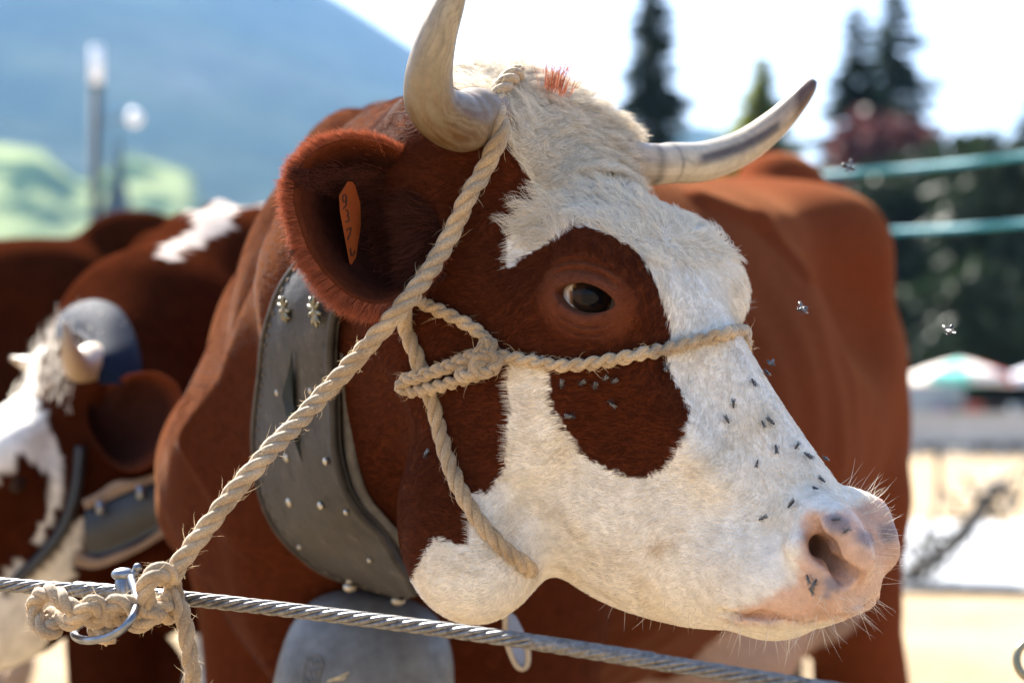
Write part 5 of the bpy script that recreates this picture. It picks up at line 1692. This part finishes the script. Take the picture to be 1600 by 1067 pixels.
# loose fibres on the ropes
rs = np.random.default_rng(41)
fr_, fd, fn = [], [], []
for p_, R_ in ROPE_PTS:
    n = int(len(p_) * 2.0)
    i_ = rs.integers(1, len(p_) - 1, n)
    tg = p_[i_ + 1] - p_[i_ - 1]; tg /= np.linalg.norm(tg, axis=1)[:, None] + 1e-9
    nv = rs.normal(size=(n, 3)); nv -= tg * (nv * tg).sum(1)[:, None]; nv /= np.linalg.norm(nv, axis=1)[:, None]
    fr_.append(p_[i_] + nv * R_ * .95); fn.append(nv); fd.append(tg * rs.choice([-1, 1], n)[:, None] + rs.normal(0, .3, (n, 3)))
fr_, fn, fd = np.vstack(fr_), np.vstack(fn), np.vstack(fd)
fd /= np.linalg.norm(fd, axis=1)[:, None]
strands("loose_fibres", halter, fr_, fd, fn, np.abs(rs.normal(.003, .006, len(fr_))) + .002, .5, .00017, np.array([.62, .48, .30]) * rs.uniform(.6, 1.3, len(fr_))[:, None], 5, curl=.0015, curl_f=.8, material=FIBRE_M, seed=42)
# ------------------------------------------------------------------ flies
FLY_M = noisy_mat("fly body", (.008, .008, .009), (.03, .03, .035), 900, .4, bump_s=0)
WING_M = noisy_mat("fly wing", (.10, .10, .10), (.20, .19, .18), 900, .25, bump_s=0, Alpha=.40)
fb_v, fb_f = merge([ball((0, 0, 0), (.0016, .0012, .0011), 8, 6), ball((-.0026, 0, -.0001), (.0021, .0013, .0012), 8, 6), ball((.0021, 0, .0), (.0008, .0010, .0008), 8, 6)] +
    [tube([(x, s * .0008, -.0006), (x + .0003, s * .0024, .0002), (x, s * .0032, -.0014)], .00014, 4, cap=False) for s in (-1, 1) for x in (-.0010, .0002, .0014)])
def wing_mesh(sgn, spread):
    out_, n = [], 10
    for a in np.linspace(0, 2 * math.pi, n, endpoint=False):
        out_.append([-.0030 + .0034 * math.cos(a), .0013 * math.sin(a), .0])
    v = np.array(out_) @ rotz(sgn * spread).T + [0, sgn * .0008, .0012]
    v2 = v + [0, 0, .00006]
    return np.vstack([v, v2]), [tuple(range(n))[::-1], tuple(range(n, 2 * n))] + [(i, (i + 1) % n, n + (i + 1) % n, n + i) for i in range(n)]
def local_mesh(name, v, f, m):
    me = bpy.data.meshes.new(name); me.from_pydata(np.asarray(v).tolist(), [], f); me.materials.append(m); me.update()
    me.polygons.foreach_set("use_smooth", [True] * len(me.polygons))
    return me
FB = local_mesh("fly_body", fb_v, fb_f, FLY_M)
WREST = [local_mesh("fly_wing", *wing_mesh(s, .38), WING_M) for s in (-1, 1)]
WFLY = [local_mesh("fly_wing", *wing_mesh(s, 1.35), WING_M) for s in (-1, 1)]
def fly(loc, R, label, wings, scale=1.0, group=None):
    o = bpy.data.objects.new("fly", None); o.empty_display_size = .01
    Mx = Matrix(R.tolist()).to_4x4(); Mx = Matrix.Translation(Vector(loc)) @ Mx @ Matrix.Scale(scale, 4)
    link(o); o.matrix_world = Mx
    tag(o, label, "fly", group)
    link(bpy.data.objects.new("body", FB), o)
    for w in wings: link(bpy.data.objects.new("wing", w), o)
rs = np.random.default_rng(77)
def surf_R(n, ang):
    a = np.cross(n, [0, 0, 1.0]); a /= np.linalg.norm(a); b = np.cross(n, a)
    x = a * math.cos(ang) + b * math.sin(ang)
    return np.stack([x, np.cross(n, x), n], 1)
NOSE_F = [(1173, 600), (1145, 635), (1135, 660), (1190, 664), (1203, 663), (1211, 703), (1241, 702), (1257, 715), (1182, 725), (1297, 720), (1282, 756), (1275, 771), (1241, 793), (1192, 812), (1304, 815), (1318, 830), (1270, 918), (1203, 585), (1264, 900), (1274, 908)]
for x, y in NOSE_F:
    p_, n_ = face_hit(x, y, .0045)
    fly(p_, surf_R(n_, rs.uniform(0, 6.28)), "small black fly sitting on the white nose of the tied cow", WREST, rs.uniform(.82, 1.18), "flies on the cow's nose")
for x, y in [(880, 600), (910, 596), (932, 600), (948, 588), (962, 592), (957, 625), (895, 648)]:
    p_, n_ = face_hit(x, y, .0040)
    fly(p_, surf_R(n_, rs.uniform(0, 6.28)), "grey winged fly on the brown patch just below the noseband", WREST, rs.uniform(.85, 1.2), "flies below the noseband")
p_, n_ = face_hit(670, 713, .004); fly(p_, surf_R(n_, 1.0), "lone fly on the brown cheek beside the jaw rope", WREST, 1.1)
p_, n_ = face_hit(1036, 578, .005); fly(p_, surf_R(n_, 2.2), "sunlit fly just under the noseband at the edge of white", WFLY, 1.1)
p_, n_ = face_hit(1200, 570, .010); fly(P(1206, 568, to_px(p_)[2] - .01), surf_R(np.array([.3, -.6, .75]), 2.2), "sunlit fly lifting off the bridge of the nose", WFLY, 1.1)
fly(P(1252, 483, 1.60), surf_R(np.array([.1, -.75, .65]), .3), "pale fly in the air beside the noseband, before the cow's flank", WFLY, 1.35)
fly(P(1483, 518, 1.62), surf_R(np.array([-.6, -.7, .3]), 1.2), "sunlit fly in the air in front of the dark wood", WFLY, 1.5)
fly(P(1328, 262, 1.45), surf_R(np.array([.2, -.8, .5]), 2.6), "blurred fly in the air before the upper turquoise tape", WFLY, 1.4)
# ------------------------------------------------------------------ the rest of the herd
HERD_M = attr_mat("dark herd coat", rough=.6, scale=40, amount=.35, bump_s=.3, bump_d=.004, Specular_IOR_Level=0.0)
def simple_cow(shape, h, name, label, colour_fn, lo, hi, horns=(), ears=(), group=None):
    root = empty(name, (shape.bo[0], shape.bo[1], 0), label, "cow", group)
    v, f = surface(shape, lo, hi, h)
    o = mesh_obj("body", v, f, HERD_M, root)
    color_attr(o, colour_fn(v))
    for pts in horns:
        p_ = catmull([list(a) + [r] for a, r in pts], 24)
        vv, ff = tube(p_[:, :3], p_[:, 3], 14)
        ho_ = mesh_obj("horn", vv, ff, HORN_M, root)
        t_ = np.r_[np.repeat(np.linspace(0, 1, 24), 14), 0, 1]
        color_attr(ho_, lerp([.62, .50, .36], [.30, .20, .12], np.clip(t_ * 1.2 - .2, 0, 1)))
    for base, tip, wid, nrm, inner in ears:
        base, tip, nrm = map(np.asarray, (base, tip, nrm))
        ax = tip - base; Ln = np.linalg.norm(ax); ax = ax / Ln
        sd = np.cross(ax, nrm); sd /= np.linalg.norm(sd); nm = np.cross(sd, ax)
        V, Fc, Cc = [], [], []
        nu, nv = 14, 11
        for s_ in (0, 1):
            for iu in range(nu):
                u = iu / (nu - 1)
                w = wid * (math.sin(math.pi * min(1, .16 + .84 * u)) ** .6) * (1 if u < .999 else .05)
                for iv in range(nv):
                    q = -1 + 2 * iv / (nv - 1)
                    V.append(base + ax * Ln * u + sd * w * q - nm * (wid * .55 * (1 - q * q) * (1 - u * .5)) - nm * .008 * s_)
                    Cc.append(np.array(inner) if s_ == 0 and abs(q) < .75 else BROWN)
        for s_ in (0, 1):
            for iu in range(nu - 1):
                for iv in range(nv - 1):
                    a = s_ * nu * nv + iu * nv + iv
                    q = (a, a + 1, a + nv + 1, a + nv)
                    Fc.append(q if s_ == 0 else q[::-1])
        m = nu * nv
        for iu in range(nu - 1):
            for iv in (0, nv - 1):
                a = iu * nv + iv; Fc.append((a, a + nv, m + a + nv, m + a))
        e_ = mesh_obj("ear", V, Fc, EAR_M, root); color_attr(e_, np.array(Cc))
    return root, v, f

# second cow: head low on the left, blue collar
A2 = (210, 44.7, -6)
e2 = P(30, 750, 2.62)
H2 = e2 - euler_m(*A2) @ np.array([.171, -.108, -.008])
h2 = lambda *l: H2 + euler_m(*A2) @ np.array(l, float)
COW2 = CowShape(H2, A2, (-.30, 3.98), math.radians(27), 1.04,
    crest=[(h2(-.06, 0, -.03), .075), (P(225, 500, 2.95), .08), (P(330, 425, 3.2), .08), (P(430, 400, 3.45), .09)],
    mid=[(h2(.0, 0, -.10), .10), (P(240, 590, 2.95), .14), (P(330, 560, 3.2), .17), (P(420, 560, 3.5), .20)],
    throat=[(h2(.06, 0, -.17), .07), (P(220, 760, 2.95), .09), (P(300, 760, 3.2), .13), (P(380, 760, 3.5), .16)], fine=False)
def col2(v):
    px, py, d = to_px(v)
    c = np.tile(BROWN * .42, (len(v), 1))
    l = COW2.head_local(v)
    hd = np.linalg.norm(v - COW2.hc, axis=1) < .42
    white = hd & (l[:, 0] > -.015) & in_poly(px, py, [(-500, 400), (70, 430), (95, 520), (62, 560), (55, 620), (75, 660), (95, 710), (98, 770), (60, 850), (20, 900), (0, 930), (60, 900), (130, 805), (122, 870), (95, 960), (30, 1100), (-500, 1100)]) & ~in_poly(px, py, [(-60, 760), (20, 735), (38, 698), (48, 725), (80, 735), (78, 790), (50, 860), (10, 900), (-80, 900)])
    c[white] = WHITE
    bl = COW2.body_local(v)
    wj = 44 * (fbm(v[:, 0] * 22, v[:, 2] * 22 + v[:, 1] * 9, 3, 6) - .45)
    c[(d > 2.8) & in_poly(px + wj, py + wj, [(245, 400), (300, 330), (360, 290), (440, 250), (440, 298), (385, 325), (335, 362), (290, 392), (262, 402)])] = np.array([.50, .42, .36])  # sunlit ridge of neck and back, painted into the coat colour
    c[bl[:, 2] < .45] = WHITE * .8
    return c
hb2 = h2(-.005, -.08, .012)
hd2 = to_px(hb2)[2]
horn2 = [(h2(-.005, -.04, .0), .026), (P(148, 565, hd2 - .02), .026), (P(122, 572, hd2 - .08), .021), (P(110, 548, hd2 - .12), .012), (P(102, 503, hd2 - .13), .002)]
horn2b = [(h2(-.005, .04, .0), .026), (h2(-.01, .10, .01), .022), (h2(.0, .14, .02), .012), (h2(.01, .16, .04), .003)]
ed2 = to_px(h2(-.035, -.10, -.05))[2]
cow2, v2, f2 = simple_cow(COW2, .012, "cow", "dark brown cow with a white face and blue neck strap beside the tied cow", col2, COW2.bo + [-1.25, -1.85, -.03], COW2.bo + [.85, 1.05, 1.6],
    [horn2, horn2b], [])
ex_, ey_, edd = to_px(ev)
e2v = np.array([P(133 + (705 - a) / 265 * 165, 580 + (b - 215) / 265 * 160, ed2 - .09 + (d - eb_d) * 1.2) for a, b, d in zip(ex_, ey_, edd)])
e2o = mesh_obj("ear", e2v, [q[::-1] for q in ef], EAR_M, cow2); color_attr(e2o, np.where((ecol[:, :1] < .07), ecol * 1.3, ecol))
bv2 = BVHTree.FromPolygons(v2.tolist(), [tuple(int(a) for a in q) for q in f2])
def hit2(px, py, off=.0, fb=2.8):
    d = ray_dir(px, py); l, n_, i_, di = bv2.ray_cast(Vector(CAM), Vector(d))
    if l is None: return P(px, py, fb)
    n_ = np.array(n_); n_ = -n_ if n_ @ d > 0 else n_
    return np.array(l) + n_ * off
mesh_obj("eye", *ball(h2(.171, -.086, -.008), .024, 16, 12), EYE_M, cow2)
color_attr([o for o in cow2.children if o.name.startswith("eye")][0], np.tile([.02, .01, .008], (16 * 11 + 2, 1)))
nt_ = 320
rs = np.random.default_rng(5)
l2 = COW2.head_local(v2)
cand = np.nonzero((l2[:, 0] < .07) & (l2[:, 0] > -.06) & (l2[:, 2] > -.02) & (np.abs(l2[:, 1]) < .085))[0]
tr = v2[rs.choice(cand, nt_)] + rs.normal(0, .004, (nt_, 3))
strands("forelock", cow2, tr, np.stack([rs.normal(.3, .4, nt_), rs.normal(0, .3, nt_), rs.uniform(.2, 1, nt_)], 1), np.tile([0, -.3, .95], (nt_, 1)), rs.uniform(.012, .032, nt_), .6, .0006, np.tile(WHITE, (nt_, 1)) * rs.uniform(.8, 1.1, nt_)[:, None], 5, curl=.006, seed=51)
BLUESTRAP_M = noisy_mat("blue leather", (.006, .010, .022), (.014, .022, .042), 12, .75, bump_s=.1, Specular_IOR_Level=.08)
def band(edge_a, edge_b, name, mat, parent, th=.006, bow=.012):
    a, b = catmull(edge_a, 40), catmull(edge_b, 40)
    V = []
    for s_ in (0, 1):
        for i in range(40):
            for u in np.linspace(0, 1, 7):
                p_ = a[i] * (1 - u) + b[i] * u
                V.append(p_ - FWD * (bow * 4 * u * (1 - u) - th * s_))
    Fc = []
    for i in range(39):
        for j in range(6):
            q = i * 7 + j
            Fc += [(q, q + 1, q + 8, q + 7), (280 + q + 7, 280 + q + 8, 280 + q + 1, 280 + q)]
        for j in (0, 6):
            q = i * 7 + j; Fc.append((q, q + 7, 280 + q + 7, 280 + q))
    return mesh_obj(name, V, Fc, mat, parent)
def hit2d(px, py, off): 
    p_ = hit2(px, py, 0.0, 2.78); return P(px, py, min(to_px(p_)[2], 3.0) - off)
ns = empty("neck_strap", P(190, 540, 2.8), "broad blue leather strap on the white faced cow's neck", "strap")
band([hit2d(x, y, .03) for x, y in ((92, 492), (115, 476), (150, 468), (185, 482), (208, 520), (219, 560), (222, 600))], [hit2d(x, y, .03) for x, y in ((88, 530), (105, 520), (120, 520), (136, 535), (148, 560), (155, 600))], "strap", BLUESTRAP_M, ns)
lc = empty("leather_collar", P(190, 815, 2.66), "dark bell collar with tan trim under the white faced cow's throat", "collar")
TAN_M = noisy_mat("tan leather trim", (.15, .085, .045), (.24, .15, .085), 30, .6, bump_s=.2)
BLACKL_M = noisy_mat("black leather", (.012, .012, .013), (.03, .03, .03), 20, .5, bump_s=.2)
cdp = 2.60
band([P(x, y, cdp) for x, y in ((134, 792), (160, 782), (190, 768), (222, 755), (252, 745))], [P(x, y, cdp) for x, y in ((136, 868), (160, 868), (190, 858), (222, 842), (250, 826))], "panel", BLACKL_M, lc, .012)
band([P(x, y, cdp - .006) for x, y in ((128, 782), (155, 768), (180, 752), (215, 748), (254, 735))], [P(x, y, cdp - .006) for x, y in ((134, 796), (160, 786), (190, 772), (222, 760), (254, 750))], "trim", TAN_M, lc, .008, .002)
band([P(x, y, cdp - .006) for x, y in ((120, 860), (150, 872), (185, 862), (222, 846), (254, 822))], [P(x, y, cdp - .006) for x, y in ((116, 884), (150, 888), (185, 876), (222, 858), (256, 838))], "trim", TAN_M, lc, .008, .002)
for x, y in ((157, 792), (220, 768)):
    mesh_obj("rivet", *tube([P(x, y - 9, cdp - .02), P(x, y + 10, cdp - .02)], .006, 8), CLIP_M, lc)
hh = empty("dark_halter", hit2(80, 830), "dark cord halter along the white faced cow's cheek", "halter")
mesh_obj("cheek_cord", *tube(catmull([hit2(128, 700, .01), hit2(112, 770, .012), hit2(92, 825, .012), hit2(62, 865, .012), hit2(20, 905, .012)], 30), .008, 8), BLACKL_M, hh)

# cows further back: one body, posed alike, copied
G_A = (178, 30, 0)
def generic(colour_fn, name, label):
    hO = np.array([1.18, 0, 1.22])
    M_g = euler_m(0, 42, 0)
    class G(CowShape): pass
    hg = lambda *l: hO + M_g @ np.array(l, float)
    s = G(hO, (0, 42, 0), (0, 0), -math.pi / 2, 1.0,
        crest=[(hg(-.06, 0, -.03), .075), (np.array([.95, 0, 1.30]), .08), (np.array([.6, 0, 1.30]), .10)],
        mid=[(hg(0, 0, -.10), .10), (np.array([.95, 0, 1.15]), .14), (np.array([.6, 0, 1.1]), .2)],
        throat=[(hg(.06, 0, -.17), .07), (np.array([.95, 0, .98]), .09), (np.array([.6, 0, .9]), .16)], fine=False)
    hs_ = [[(hg(-.005, sg * .04, 0), .026), (hg(-.01, sg * .11, .01), .025), (hg(.02, sg * .18, .05), .017), (hg(.03, sg * .21, .12), .003)] for sg in (1, -1)]
    es_ = [(hg(-.035, sg * .09, -.05), hg(-.06, sg * .27, -.06), .05, np.array([.8, 0, .4]), [.06, .02, .014]) for sg in (1, -1)]
    return simple_cow(s, .020, name, label, colour_fn, (-1.05, -.5, -.03), (1.75, .5, 1.6), hs_, es_)[0]
def col3(v):
    n_ = fbm(v[:, 0] * 3 + 5, v[:, 2] * 3 + v[:, 1] * 2, 4, 2)
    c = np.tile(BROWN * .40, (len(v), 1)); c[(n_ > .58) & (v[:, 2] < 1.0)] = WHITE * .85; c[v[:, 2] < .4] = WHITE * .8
    return c
def col5(v):
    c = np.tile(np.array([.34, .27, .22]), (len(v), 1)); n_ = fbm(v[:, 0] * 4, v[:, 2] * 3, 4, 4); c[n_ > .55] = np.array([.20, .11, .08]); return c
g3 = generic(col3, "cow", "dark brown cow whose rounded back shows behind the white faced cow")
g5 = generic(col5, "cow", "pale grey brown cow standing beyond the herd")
def copy_tree(o):
    c = o.copy(); scene.collection.objects.link(c)
    for ch in o.children:
        d = ch.copy(); scene.collection.objects.link(d); d.parent = c
    return c
def place(o, px, d, zpx, bx, ang, scale, label=None):
    """put the point of the back line at body x = bx on pixel (px, .) at distance d"""
    w = at_ground(px, d)
    c, s_ = math.cos(ang), math.sin(ang)
    o.location = (w[0] - scale * bx * c, w[1] - scale * bx * s_, 0)
    o.rotation_euler = (0, 0, ang); o.scale = (scale,) * 3
    if label: o["label"] = label
place(g3, -10, 4.55, 0, -.5, math.radians(200), 1.04)
g4 = copy_tree(g3); place(g4, 20, 6.6, 0, -.2, math.radians(195), 1.10, "dark brown cow further off, its back showing above the nearer dark back")
place(g5, 190, 7.2, 0, .1, math.radians(170), .98)
